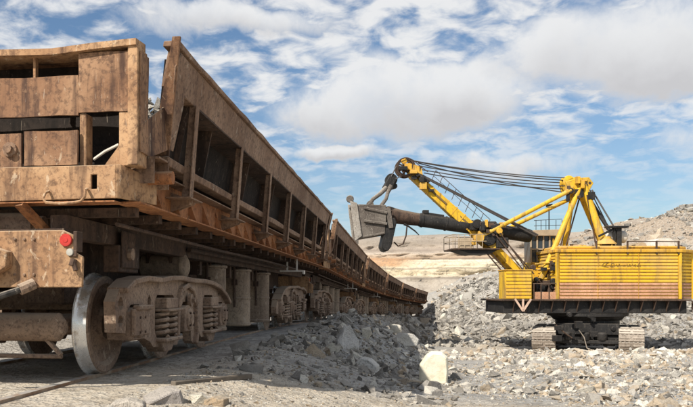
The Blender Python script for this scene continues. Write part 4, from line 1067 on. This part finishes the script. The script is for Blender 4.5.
# faded hand lettering near the top of the house
b = MB()
def stroke(pts, w_=.022):
    o_ = [E(px, py, FR) for px, py in pts]; o_ = [Vector((p.x, FR - .078, p.z)) for p in o_]
    b.tube(o_, w_ * .7, 5)
stroke([(601, 266), (604, 262.5), (608, 262), (606, 264), (603, 266.5), (608, 267)])
stroke([(610, 266.5), (611, 263.5), (613.5, 263.5), (613.5, 266), (611, 267), (610, 266)])
stroke([(615.5, 264), (617, 266.5), (619, 264), (620, 266.5)]); stroke([(622, 265.3), (625, 265)])
stroke([(626.5, 264), (627, 266.5), (629.5, 264), (630, 266.5)]); stroke([(632, 264), (632.5, 265.5), (635, 264.3), (635, 267)]); stroke([(636.5, 266.5), (639, 263), (640, 266.5), (637, 265.3)])
part(b, 'lettering', 'ink', house)
# roof gear: rails, tank, boxes, rear strut shoe
zr = zt + .40
for px in (596, 627, 656, 678):
    p = E(px, 250, FR); b = MB(); b.box(p.x - .05, p.x + .05, FR - .12, FR - .04, zt - .1, zt + .75); part(b, 'rail_post', 'rust_dark', roof)
b = MB(); pa_ = E(628, 243.5, FR); pb_ = E(679, 243.5, FR); b.tube([Vector((pa_.x, FR - .08, zt + .72)), Vector((pb_.x, FR - .08, zt + .70))], .03, 6); part(b, 'hand_rail', 'rust_dark', roof)
for (x0_, x1_, yt, mat, nm) in ((650, 672, 239, 'pale', 'roof_hatch'), (634, 644, 242.5, 'tan', 'roof_vent'), (572, 588, 245.5, 'yorange', 'winch_cover')):
    a_ = E(x0_, yt, -.9); c_ = E(x1_, yt, -.9); b = MB(); b.prism([(a_.x, zr), (c_.x, zr), (c_.x - .1, a_.z - .1), (c_.x - .35, a_.z), (a_.x + .35, a_.z), (a_.x + .1, a_.z - .12)], lambda u, v, w_: (u, w_, v), -1.4, 0.2); part(b, nm, mat, exc, .04)
a_ = E(612, 243, -1.0)
b = MB(); b.lathe([(0, -.75), (.3, -.72), (.42, -.6), (.42, .6), (.3, .72), (0, .75)], lambda h, u, v: (a_.x + .2 + h, -1.0 + u, zr + .72 + v), 20); part(b, 'roof_tank', 'pale')
b = MB()
for (px, w_) in ((619, .3), (614, .12)):
    q = E(px, 240, -1.6); b.box(q.x - w_ / 2, q.x + w_ / 2, -1.7, -1.5, zr, zr + 1.25)
a_ = E(606, 238, -1.6); c_ = E(627, 238, -1.6); b.box(a_.x, c_.x, -1.9, -1.3, zr + 1.25, zr + 1.38); b.bar(Vector((a_.x - .5, -1.6, zr + .7)), Vector((a_.x + .7, -1.6, zr + 1.3)), .1, .14)
part(b, 'strut_pedestal', 'black', exc, .02)
# small front box with boards
qx0 = E(505, 285, FR).x; qx1 = E(532, 285, FR).x; qz1 = E(505, 270.5, FR).z
b = MB(); b.box(qx0, qx1, FR, FR + 1.5, 3.48, qz1); cabin = part(b, 'control_cabin', 'yellow', exc, .03)
nq = 8; st_ = (qz1 - 3.5) / nq
for k in range(nq):
    b = MB(); z0 = 3.5 + k * st_
    b.add([(x, FR - o_, z0 + z) for x in (qx0 + .06, qx1 - .06) for (o_, z) in ((.003, 0.02), (.06, .03), (.045, st_ - .05), (.003, st_ - .03))], [(0, 1, 5, 4), (1, 2, 6, 5), (2, 3, 7, 6), (3, 0, 4, 7), (3, 2, 1, 0), (4, 5, 6, 7)])
    part(b, 'wall_board', 'yboard', cabin)
b = MB(); b.box(qx0 - .05, qx1 + .05, FR - .09, FR + 1.55, qz1, qz1 + .07); part(b, 'cabin_roof', 'yorange', cabin, .01)
# clutter between box and house: winch, motor, steps, rails
p = E(540, 290, -1.2)
b = MB(); b.lathe([(0, -.5), (.45, -.5), (.5, -.42), (.5, -.36), (.32, -.34), (.32, .34), (.5, .36), (.5, .42), (.45, .5), (0, .5)], lambda h, u, v: (p.x + h * .9, -1.3 + u, 4.2 + v), 22); part(b, 'winch_drum', 'black')
b = MB(); b.box(p.x + .3, p.x + 1.1, -1.9, -.7, 3.48, 4.3); part(b, 'motor_housing', 'rust_dark', exc, .05)
b = MB(); b.box(p.x - .5, p.x - .05, -2.2, -1.4, 3.48, 4.0); part(b, 'gear_case', 'black', exc, .05)
b = MB(); b.box(E(534, 290, -2.5).x, E(556, 290, -2.5).x, -2.5, -2.46, 3.48, 3.95); part(b, 'skirt_plate', 'pinkrust')
for px in (534, 541, 549):
    a_ = E(px, 296, -2.55); b = MB(); b.tube([(a_.x, -2.55, 3.47), (a_.x, -2.55, 4.5)], .03, 6); part(b, 'rail_post', 'rust_dark')
b = MB(); b.tube([(E(533, 290, -2.55).x, -2.55, 4.48), (E(556, 290, -2.55).x, -2.55, 4.5)], .028, 6); part(b, 'hand_rail', 'rust_dark')
# operator's cab on the far side, on yellow legs
CB = 1.2
a_ = E(531, 250, CB); c_ = E(556, 250, CB); zf = E(531, 262, CB).z; zro = E(531, 236, CB).z
b = MB(); b.box(a_.x, c_.x, CB, CB + 1.8, 3.5, zf); part(b, 'cab_base', 'yellow', exc, .03)
b = MB(); b.box(a_.x + .06, c_.x - .06, CB + .06, CB + 1.74, zf, zro); part(b, 'cab_glass', 'glass')
for fx in (0, .25, .5, .75, 1.):
    x = a_.x + (c_.x - a_.x) * fx; b = MB(); b.box(x - .05, x + .05, CB - .01, CB + .08, zf, zro); part(b, 'window_post', 'tan')
b = MB(); b.box(a_.x - .02, c_.x + .02, CB - .015, CB + .05, (zf + zro) / 2 - .05, (zf + zro) / 2 + .05); part(b, 'window_rail', 'tan')
b = MB(); a2 = E(529, 229, CB); b.prism([(a_.x - .2, zro), (c_.x + .15, zro), (c_.x + .15, zro + .45), (a_.x + .1, a2.z - .1), (a_.x - .25, zro + .25)], lambda u, v, w_: (u, w_, v), CB - .25, CB + 2.0); part(b, 'cab_roof', 'tan', exc, .02)
b = MB(); b.tube([E(549, 232, CB), E(549, 206, CB)], .035, 6); b.bar(E(546.5, 206, CB), E(552, 205, CB), .28, .16); part(b, 'flood_light', 'black')
b = MB()
for px in (536, 541, 546, 556, 562):
    b.tube([E(px, 232, CB + .4), E(px, 220, CB + .4)], .02, 5)
b.tube([E(534, 220.5, CB + .4), E(562, 219, CB + .4)], .02, 5); b.tube([E(534, 226, CB + .4), E(562, 225, CB + .4)], .02, 5); part(b, 'roof_rail', 'rust_dark')
b = MB(); b.tube([E(553, 238, CB), E(556, 270, CB)], .06, 6); part(b, 'yellow_rail', 'yellow')
for q in (0, 6):
    b = MB(); b.tube([E(535, 264 + q, -1.6), E(556, 262 + q, -1.6)], .05, 6); part(b, 'yellow_rail', 'yellow')
# A-frame
ap = E(577, 186, 0)
fl = [(E(541, 279, -1.5), -1.5), (E(562, 266, 1.5), 1.5)]
for (p, y) in fl:
    b = MB(); b.tube([p, Vector((ap.x, y * .42, ap.z - .1))], [.19, .17], 16); part(b, 'gantry_leg', 'yellow')
for y in (-1.3, 1.3):
    p = E(606, 251, y); b = MB(); b.tube([Vector((ap.x + .25, y * .45, ap.z)), p], [.20, .27], 16); part(b, 'gantry_leg', 'yellow')
    b = MB(); b.lathe([(.7, 0), (.55, .2), (.34, .36), (.32, .5)], lambda h, u, v: (p.x + u, y + v, zr + .2 + h), 18); part(b, 'leg_shoe', 'yorange')
b = MB(); b.tube([E(590, 200, .3), E(613, 236, -.6)], .13, 10); part(b, 'back_stay', 'black')
b = MB(); b.tube([E(592, 190, -.5), E(620, 237, -1.4)], .055, 7); b.tube([E(590, 190, .5), E(606, 222, 1)], .04, 7); part(b, 'stay_rope', 'rope')
for y in (-.62, .62):
    b = MB(); b.prism([(ap.x - .85, ap.z - .35), (ap.x - .2, ap.z - .75), (ap.x + .55, ap.z - .45), (ap.x + .85, ap.z + .1), (ap.x + .55, ap.z + .5), (ap.x - .3, ap.z + .45), (ap.x - 1.0, ap.z + .2)], lambda u, v, w_: (u, w_, v), y - .09, y + .09); part(b, 'gantry_head', 'yellow', exc, .03)
for (px, py, r_) in ((571, 186, .48), (581, 188, .42), (567, 182, .33)):
    c_ = E(px, py, 0); b = MB(); b.lathe([(.05, -.4), (r_, -.4), (r_ + .06, -.36), (r_, -.25), (r_ + .06, -.12), (r_, 0), (r_ + .06, .12), (r_, .25), (r_ + .06, .36), (r_, .4), (.05, .4)], lambda h, u, v: (c_.x + u, h, c_.z + v), 24); part(b, 'gantry_sheave', 'yellow')
b = MB(); b.tube([(ap.x + .1, -.8, ap.z), (ap.x + .1, .8, ap.z)], .14, 12); b.tube([(ap.x + .6, -.72, ap.z + .1), (ap.x + .6, .72, ap.z + .1)], .1, 10); part(b, 'gantry_pin', 'rust_dark')
b = MB(); q = E(590, 196, -.75); b.box(q.x - .2, q.x + .25, -1.0, -.6, q.z - .25, q.z + .25); b.tube([E(586, 181, -.7), E(588, 190, -.7), E(590, 197, -.7)], .03, 6); part(b, 'rope_anchor', 'black', exc, .03)
# boom
b0 = E(523, 279, 0); b1 = E(481, 237, 0); b2 = E(409, 172, 0)
def boomside(y, nm):
    b = MB(); b.bar(b0 + Vector((0, y, 0)), b1 + Vector((0, y, 0)), .20, .40, (0, 0, 1), .20, .5); return part(b, nm, 'yellow', exc, .02)
for y in (-.75, .75): boomside(y, 'boom_lower_leg')
b = MB(); b.bar(b1 + Vector((.35, 0, -.35)), b2, .85, .72, (0, 0, 1), .6, .55); boom = part(b, 'boom', 'yellow', exc, .03)
ud = (b2 - b1).normalized(); un = Vector((ud.z, 0, -ud.x)); un = un if un.z > 0 else -un
for k in range(9):
    f_ = .06 + k * .11; c_ = b1.lerp(b2, f_); w_ = .95 - .33 * f_
    b = MB(); b.bar(c_ - ud * .04, c_ + ud * .04, w_ - .05, .77 - .20 * f_, (0, 0, 1)); part(b, 'boom_band', 'yorange', boom)
for (f0, f1) in ((0.08, .42), (.5, .92)):
    c0 = b1.lerp(b2, f0) + Vector((0, -.38, 0)); c1 = b1.lerp(b2, f1) + Vector((0, -.29, 0))
    b = MB(); b.bar(c0, c1, .12, .12); part(b, 'boom_stiffener', 'ink', boom)
for k in range(6):
    f_ = k / 5; c_ = b0.lerp(b1, .1 + .75 * f_)
    b = MB(); b.bar(c_ + Vector((0, -.65, 0)), c_ + Vector((0, .65, 0)), .12, .12); part(b, 'boom_rung', 'yellow', exc)
# foot: lugs
b = MB(); b.prism([(b0.x - .5, 3.47), (b0.x + .7, 3.47), (b0.x + .3, b0.z + .4), (b0.x - .2, b0.z + .4)], lambda u, v, w_: (u, w_, v), -1.0, -.88); b.prism([(b0.x - .5, 3.47), (b0.x + .7, 3.47), (b0.x + .3, b0.z + .4), (b0.x - .2, b0.z + .4)], lambda u, v, w_: (u, w_, v), .88, 1.0); part(b, 'boom_foot', 'yellow')
# walkway rail on the boom
b = MB(); prev = None
for k in range(9):
    c_ = b1.lerp(b2, .02 + .085 * k * 1.1) + un * .45 + Vector((0, -.45, 0)); t_ = c_ + Vector((.30, 0, .72)); b.tube([c_, t_], .022, 5)
    if prev is not None: b.tube([prev, t_], .022, 5); b.tube([(prev + pc) / 2, (t_ + c_) / 2], .016, 5)
    prev = t_; pc = c_
part(b, 'boom_hand_rail', 'rust_dark')
# head sheaves
hs_ = E(405, 168, 0)
for y in (-.34, .34):
    b = MB(); b.lathe([(.50, -.09), (.60, -.10), (.66, -.09), (.60, 0), (.66, .09), (.60, .10), (.50, .09), (.50, -.09)], lambda h, u, v: (hs_.x + u, y + h, hs_.z + v), 36)
    b.lathe([(0, -.14), (.16, -.14), (.16, .14), (0, .14)], lambda h, u, v: (hs_.x + u, y + h, hs_.z + v), 16)
    for k in range(7):
        a = k * 2 * math.pi / 7; b.bar((hs_.x + .13 * math.cos(a), y, hs_.z + .13 * math.sin(a)), (hs_.x + .53 * math.cos(a), y, hs_.z + .53 * math.sin(a)), .09, .10, (0, 1, 0))
    part(b, 'head_sheave', 'rust_dark')
for y in (-.6, .6):
    b = MB(); b.prism([(hs_.x - .12, hs_.z - .2), (hs_.x + .2, hs_.z - .2), (hs_.x + 1.1, hs_.z - .55), (hs_.x + 1.0, hs_.z + .0), (hs_.x + .2, hs_.z + .22), (hs_.x - .12, hs_.z + .2)], lambda u, v, w_: (u, w_, v), y - .03, y + .03); part(b, 'sheave_cheek', 'yorange', exc)
b = MB(); b.tube([E(398, 165, -.7), E(400, 160, -.7), E(406, 157.5, -.7), E(413, 160, -.7), E(420, 166, -.7), E(428, 172, -.7)], .03, 6); b.tube([E(420, 166, -.7), E(420, 172, -.6)], .03, 6); b.tube([E(413, 160, -.7), E(412, 170, -.6)], .03, 6); part(b, 'sheave_guard', 'rust_dark')
b = MB()
for (px, py) in ((419, 175), (427, 181), (414, 178)):
    q = E(px, py, -.5); b.box(q.x - .18, q.x + .18, -.62, -.4, q.z - .1, q.z + .14)
part(b, 'rope_clamp', 'black', exc, .02)
# mid platform
a_ = E(452, 249, -1.2); c_ = E(499, 249, -1.2)
b = MB(); b.box(a_.x, c_.x, -1.5, 1.5, a_.z - .05, a_.z + .05); part(b, 'platform', 'rust_dark', exc, .01)
b = MB(); b.prism([(a_.x + .4, a_.z - .05), (c_.x - .1, a_.z - .05), (c_.x - .6, a_.z - .32), (a_.x + 1.2, a_.z - .32)], lambda u, v, w_: (u, w_, v), -1.3, 1.3); part(b, 'platform_truss', 'black', exc)
b = MB(); n = 8
for y in (-1.48, 1.48):
    for k in range(n + 1):
        x = a_.x + (c_.x - a_.x) * k / n
        if x > c_.x - .9 and y < 0: continue
        b.tube([(x, y, a_.z), (x, y, a_.z + .95)], .022, 5)
    for zz_ in (.5, .95): b.tube([(a_.x, y, a_.z + zz_), (c_.x - (.9 if y < 0 else 0), y, a_.z + zz_)], .022, 5)
for zz_ in (.5, .95): b.tube([(a_.x, -1.48, a_.z + zz_), (a_.x, 1.48, a_.z + zz_)], .022, 5)
part(b, 'platform_rail', 'tan')
b = MB(); b.box(a_.x + .6, a_.x + 1.5, -.9, -.2, a_.z + .05, a_.z + .75); part(b, 'platform_box', 'tan', exc, .03)
# saddle block and crowd gear
sd = E(486, 231, 0)
b = MB(); b.box(sd.x - .55, sd.x + .55, -.75, .75, sd.z - .75, sd.z + .6); part(b, 'saddle_block', 'black', exc, .08)
for (px, py, r_) in ((477, 224, .28), (489, 239, .42), (497, 229, .33)):
    q = E(px, py, -.85); b = MB(); b.lathe([(0, -.1), (r_, -.1), (r_ + .04, -.05), (r_ + .04, .05), (r_, .1), (0, .1)], lambda h, u, v: (q.x + u, -.9 + h, q.z + v), 20); part(b, 'crowd_gear', 'black')
b = MB(); q = E(502, 243, -.9); b.box(q.x - .4, q.x + .4, -1.1, -.5, q.z - .35, q.z + .35); q = E(474, 229, -.6); b.box(q.x - .3, q.x + .2, -.9, -.4, q.z - .1, q.z + .4); part(b, 'crowd_motor', 'black', exc, .05)
# rods, ladders and cables from the platform to the deck
for (pa_, pb_, y) in (((484, 250), (512, 283), -1.2), ((489, 250), (518, 284), -1.2), ((496, 235), (523, 270), -1.3), ((500, 233), (529, 272), -1.3), ((507, 243), (534, 274), -1.1), ((490, 240), (519, 276), 1.2)):
    b = MB(); b.tube([E(*pa_, y), E(*pb_, y)], .045, 6); part(b, 'tie_rod', 'rust_dark')
b = MB()
for k in range(9):
    f_ = k / 8; b.tube([E(484, 250, -1.2).lerp(E(512, 283, -1.2), f_), E(489, 250, -1.2).lerp(E(518, 284, -1.2), f_)], .022, 5)
part(b, 'ladder_rungs', 'rust_dark')
# boom struts to the gantry head
for (y, pa_, pb_) in ((-.9, (478, 238), (571, 190)), (.9, (500, 232), (574, 197))):
    b = MB(); b.tube([E(*pa_, y), E(*pb_, y)], .145, 14); part(b, 'boom_strut', 'yellow')
b = MB(); q = E(479, 238, -.9); b.lathe([(0, -.2), (.3, -.2), (.3, .2), (0, .2)], lambda h, u, v: (q.x + u, -.9 + h, q.z + v), 18); part(b, 'strut_pin', 'yorange')
# ropes
ropes = [((409, 160), (566, 178), -.35), ((410, 160.5), (566, 180.5), -.2), ((420, 166), (566, 183), .35), ((418, 169), (566, 186), -.35), ((424, 173), (564, 189), .2), ((418, 163), (562, 192), -.1)]
for (pa_, pb_, y) in ropes:
    b = MB(); p = E(*pa_, y); q = E(*pb_, y); sag = .18
    b.tube([p.lerp(q, k / 10) + Vector((0, 0, -sag * 4 * (k / 10) * (1 - k / 10))) for k in range(11)], .036, 6); part(b, 'boom_rope', 'rope')
for (pa_, pb_, y) in (((414, 172), (536, 236), -.6), ((414, 171), (538, 235), -.4)):
    b = MB(); b.tube([E(*pa_, y), E(*pb_, y)], .06, 6); part(b, 'hoist_rope', 'rope')
# dipper arm
s0 = E(380, 214, 0); s1 = E(531, 236, 0); sdv = (s1 - s0)
P_ = lambda f_: s0 + sdv * f_
b = MB(); b.tube([P_(.25), P_(.26), P_(.98), P_(1.0)], [.36, .46, .46, .40], 22); arm = part(b, 'dipper_arm', 'black')
b = MB(); b.tube([P_(.02), P_(.05), P_(.12), P_(.255)], [.50, .62, .50, .43], 22); part(b, 'arm_socket', 'rust_dark', arm)
b = MB(); b.tube([P_(.27), P_(.285)], .5, 22); b.tube([P_(.43), P_(.44)], .5, 22); b.tube([P_(.6), P_(.61)], .5, 22); part(b, 'arm_collar', 'black', arm)
b = MB(); pA = P_(.29) + Vector((0, -.1, .46)); pB = P_(.42) + Vector((0, -.1, .46)); b.bar(pA, pB, .3, .18); b.box(pA.x - .1, pA.x + .3, -.3, .1, pA.z, pA.z + .22); part(b, 'rack_cover', 'black', arm, .02)
# dipper: four walls, open mouth to the left, lip and teeth
k0 = E(353, 205, -.95); k1 = E(386, 206, -.95); k2 = E(385, 233, -.95); k3 = E(356, 238, -.95)
dip = empty('dipper', exc)
q4 = [(k0.x, k0.z), (k1.x, k1.z), (k2.x, k2.z), (k3.x, k3.z)]
for y in (-.98, .90):
    b = MB(); b.prism(q4, lambda u, v, w_: (u, w_, v), y, y + .1); part(b, 'side_wall', 'bucket', dip, .015)
def slab(p, q, th, nm, inset=0., mat='bucket'):
    b = MB(); b.bar((p[0], 0, p[1]), (q[0], 0, q[1]), 1.99, th, (0, 0, 1)); return part(b, nm, mat, dip, .015)
slab((k0.x - .1, k0.z), (k1.x, k1.z), .12, 'top_wall'); slab((k3.x - .05, k3.z), (k2.x, k2.z), .12, 'bottom_wall')
b = MB(); lp = [(E(350, 201, -1).x, E(350, 201, -1).z), (E(357, 201, -1).x, E(357, 203, -1).z), (E(362, 236, -1).x, E(362, 236, -1).z), (E(355, 241, -1).x, E(355, 241, -1).z)]
b.prism(lp, lambda u, v, w_: (u, w_, v), -1.08, -.985); part(b, 'lip_plate', 'lip', dip, .02)
b = MB(); b.prism(lp, lambda u, v, w_: (u, w_, v), .985, 1.08); part(b, 'lip_plate', 'lip', dip, .02)
for y in (-.85, -.42, 0, .42, .85):
    q = E(351, 203, y); b = MB(); b.bar((q.x + .25, y, q.z - .1), (q.x - .22, y, q.z + .30), .22, .26, (0, 1, 0), .14, .08); part(b, 'tooth', 'cast', dip, .02)
q = E(350, 199, -.9); b = MB(); b.lathe([(0, -.14), (.22, -.12), (.26, 0), (.22, .12), (0, .14)], lambda h, u, v: (q.x + u, -.9 + h, q.z + v), 14); part(b, 'corner_lug', 'bucket', dip)
q = E(356, 239, -.9); b = MB(); b.box(q.x - .12, q.x + .15, -1.05, .9, q.z - .35, q.z + .05); part(b, 'heel_band', 'bucket', dip, .03)
for (za, zb2) in ((208, 213), (221, 224)):
    pA = E(364, za, -1.02); pB = E(387, zb2, -1.02); b = MB(); b.bar((pA.x, -1.06, pA.z), (pB.x, -1.06, pB.z - .0), .16, .16); part(b, 'side_rib', 'bucket', dip, .02)
b = MB(); pA = E(363, 214, -1.04); b.prism([(E(364, 210, -1).x, E(364, 210, -1).z), (E(386, 212, -1).x, E(386, 212, -1).z), (E(386, 222, -1).x, E(386, 222, -1).z), (E(364, 222, -1).x, E(364, 222, -1).z)], lambda u, v, w_: (u, w_, v), -1.03, -.985); part(b, 'side_plate', 'bucket', dip, .01)
b = MB(); b.box(E(384, 214, 0).x - .1, E(384, 214, 0).x + .35, -.75, .75, k2.z + .3, k1.z - .1); part(b, 'dipper_back', 'bucket', dip, .06)
# door hanging open
dA = E(391, 219, 0); dB = E(383, 252, 0); dv = (dB - dA).normalized(); dn = Vector((dv.z, 0, -dv.x))
b = MB(); prof_ = [(0, -.16), (.25, -.33), (1.9, -.36), (2.25, -.2), (2.25, .1), (2.0, .30), (.3, .32), (0, .2)]
b.prism(prof_, lambda u, v, w_: tuple(dA + dv * u + dn * v + Vector((0, w_, 0))), -.95, .95); part(b, 'dipper_door', 'black', exc, .05)
for y in (-.98, .98):
    b = MB(); b.bar(E(388, 208, y), E(391, 228, y), .12, .3, (1, 0, 0)); part(b, 'door_hinge', 'bucket')
b = MB(); b.tube([E(404, 224, -.5), E(408, 226, -.5), E(415, 231, -.5), E(419, 235, -.5)], [.09, .06, .05, .03], 6); part(b, 'trip_lever', 'black')
b = MB(); b.tube([E(407, 226, -.5), E(406, 236, -.5), E(403, 244, -.5), E(398, 246, -.5), E(394, 242, -.5)], .05, 6); part(b, 'trip_chain', 'rust_dark')
# bail and padlock sheave
bl = E(371, 204, 0); bt = E(387, 188, 0)
for y in (-.85, .85):
    b = MB(); b.tube([E(369, 205, y), E(373, 199, y), E(380, 194, y * .9), E(386, 188, y * .4)], [.16, .13, .14, .17], 10); part(b, 'bail_arm', 'bucket')
    b = MB(); b.tube([E(381, 206, y), E(386, 199, y), E(388, 192, y * .6), E(391, 186, y * .4)], [.13, .12, .13, .17], 10); part(b, 'bail_arm', 'bucket')
    b = MB(); q = E(370, 204.5, y); b.lathe([(0, -.12), (.24, -.12), (.24, .12), (0, .12)], lambda h, u, v: (q.x + u, y + h, q.z + v), 14); part(b, 'bail_pin', 'bucket')
q0 = E(386, 190, 0); q1 = E(393, 178, 0)
b = MB(); b.bar(q0, q1, .85, .62, (1, 0, 0)); b.bar(E(388, 187, 0), E(397, 186, 0), .7, .45, (0, 0, 1), .5, .3); part(b, 'bail_block', 'black', exc, .08)
q = E(391, 180, 0); b = MB(); b.lathe([(.1, -.3), (.4, -.3), (.34, 0), (.4, .3), (.1, .3)], lambda h, u, v: (q.x + u, h, q.z + v), 20); part(b, 'bail_sheave', 'black')
for y in (-.34, .34):
    b = MB(); b.tube([E(390, 179, y), E(396.5, 166, y)], .04, 6); b.tube([E(394, 180, y), E(401, 176, y)], .04, 6); part(b, 'hoist_rope', 'rope')

# small gear that crowds the gantry, the saddle and the deck
random.seed(5)
for (x0_, x1_, y0_, y1_, ly0, ly1, n_, nm, mt) in ((563, 588, 180, 198, -.9, -.6, 12, 'gantry_fitting', ('yorange', 'black', 'rust_dark')), (472, 506, 222, 248, -1.15, -.8, 16, 'saddle_fitting', ('black', 'rust_dark', 'yorange')),
        (533, 556, 264, 296, -2.2, -1.2, 16, 'deck_fitting', ('black', 'rust_dark', 'black')), (402, 432, 168, 186, -.65, -.5, 9, 'boom_fitting', ('rust_dark', 'yorange', 'black')), (562, 690, 247, 249, -2.0, 1.6, 14, 'roof_fitting', ('tan', 'rust_dark', 'yorange')),
        (556, 618, 314, 346, -2.9, -2.3, 14, 'undercarriage_fitting', ('black', 'black', 'black'))):
    for k in range(n_):
        p = E(random.uniform(x0_, x1_), random.uniform(y0_, y1_), random.uniform(ly0, ly1))
        if nm == 'roof_fitting': p.z = zr + .1
        if nm == 'boom_fitting':
            f_ = (p.x - b1.x) / (b2.x - b1.x); p.z = b1.lerp(b2, f_).z + random.uniform(-.45, .45)
        b = MB(); a, c, d = random.uniform(.08, .30), random.uniform(.08, .2), random.uniform(.08, .28)
        if random.random() < .5:
            b.box(p.x - a, p.x + a, p.y - c, p.y + c, p.z - d, p.z + d)
        else:
            r_ = a * .8; b.lathe([(0, -c), (r_, -c), (r_ * 1.1, -c * .5), (r_ * 1.1, c * .5), (r_, c), (0, c)], lambda h, u, v: (p.x + u, p.y + h, p.z + v), 12)
        part(b, nm, random.choice(mt), exc, .015)
for (pa_, pb_, y) in (((575, 195), (556, 262), -.2), ((580, 196), (566, 246), .4), ((587, 195), (596, 246), -.9)):
    b = MB(); b.tube([E(*pa_, y), E(*pb_, y)], .05, 6); part(b, 'gantry_ladder_rail', 'rust_dark')
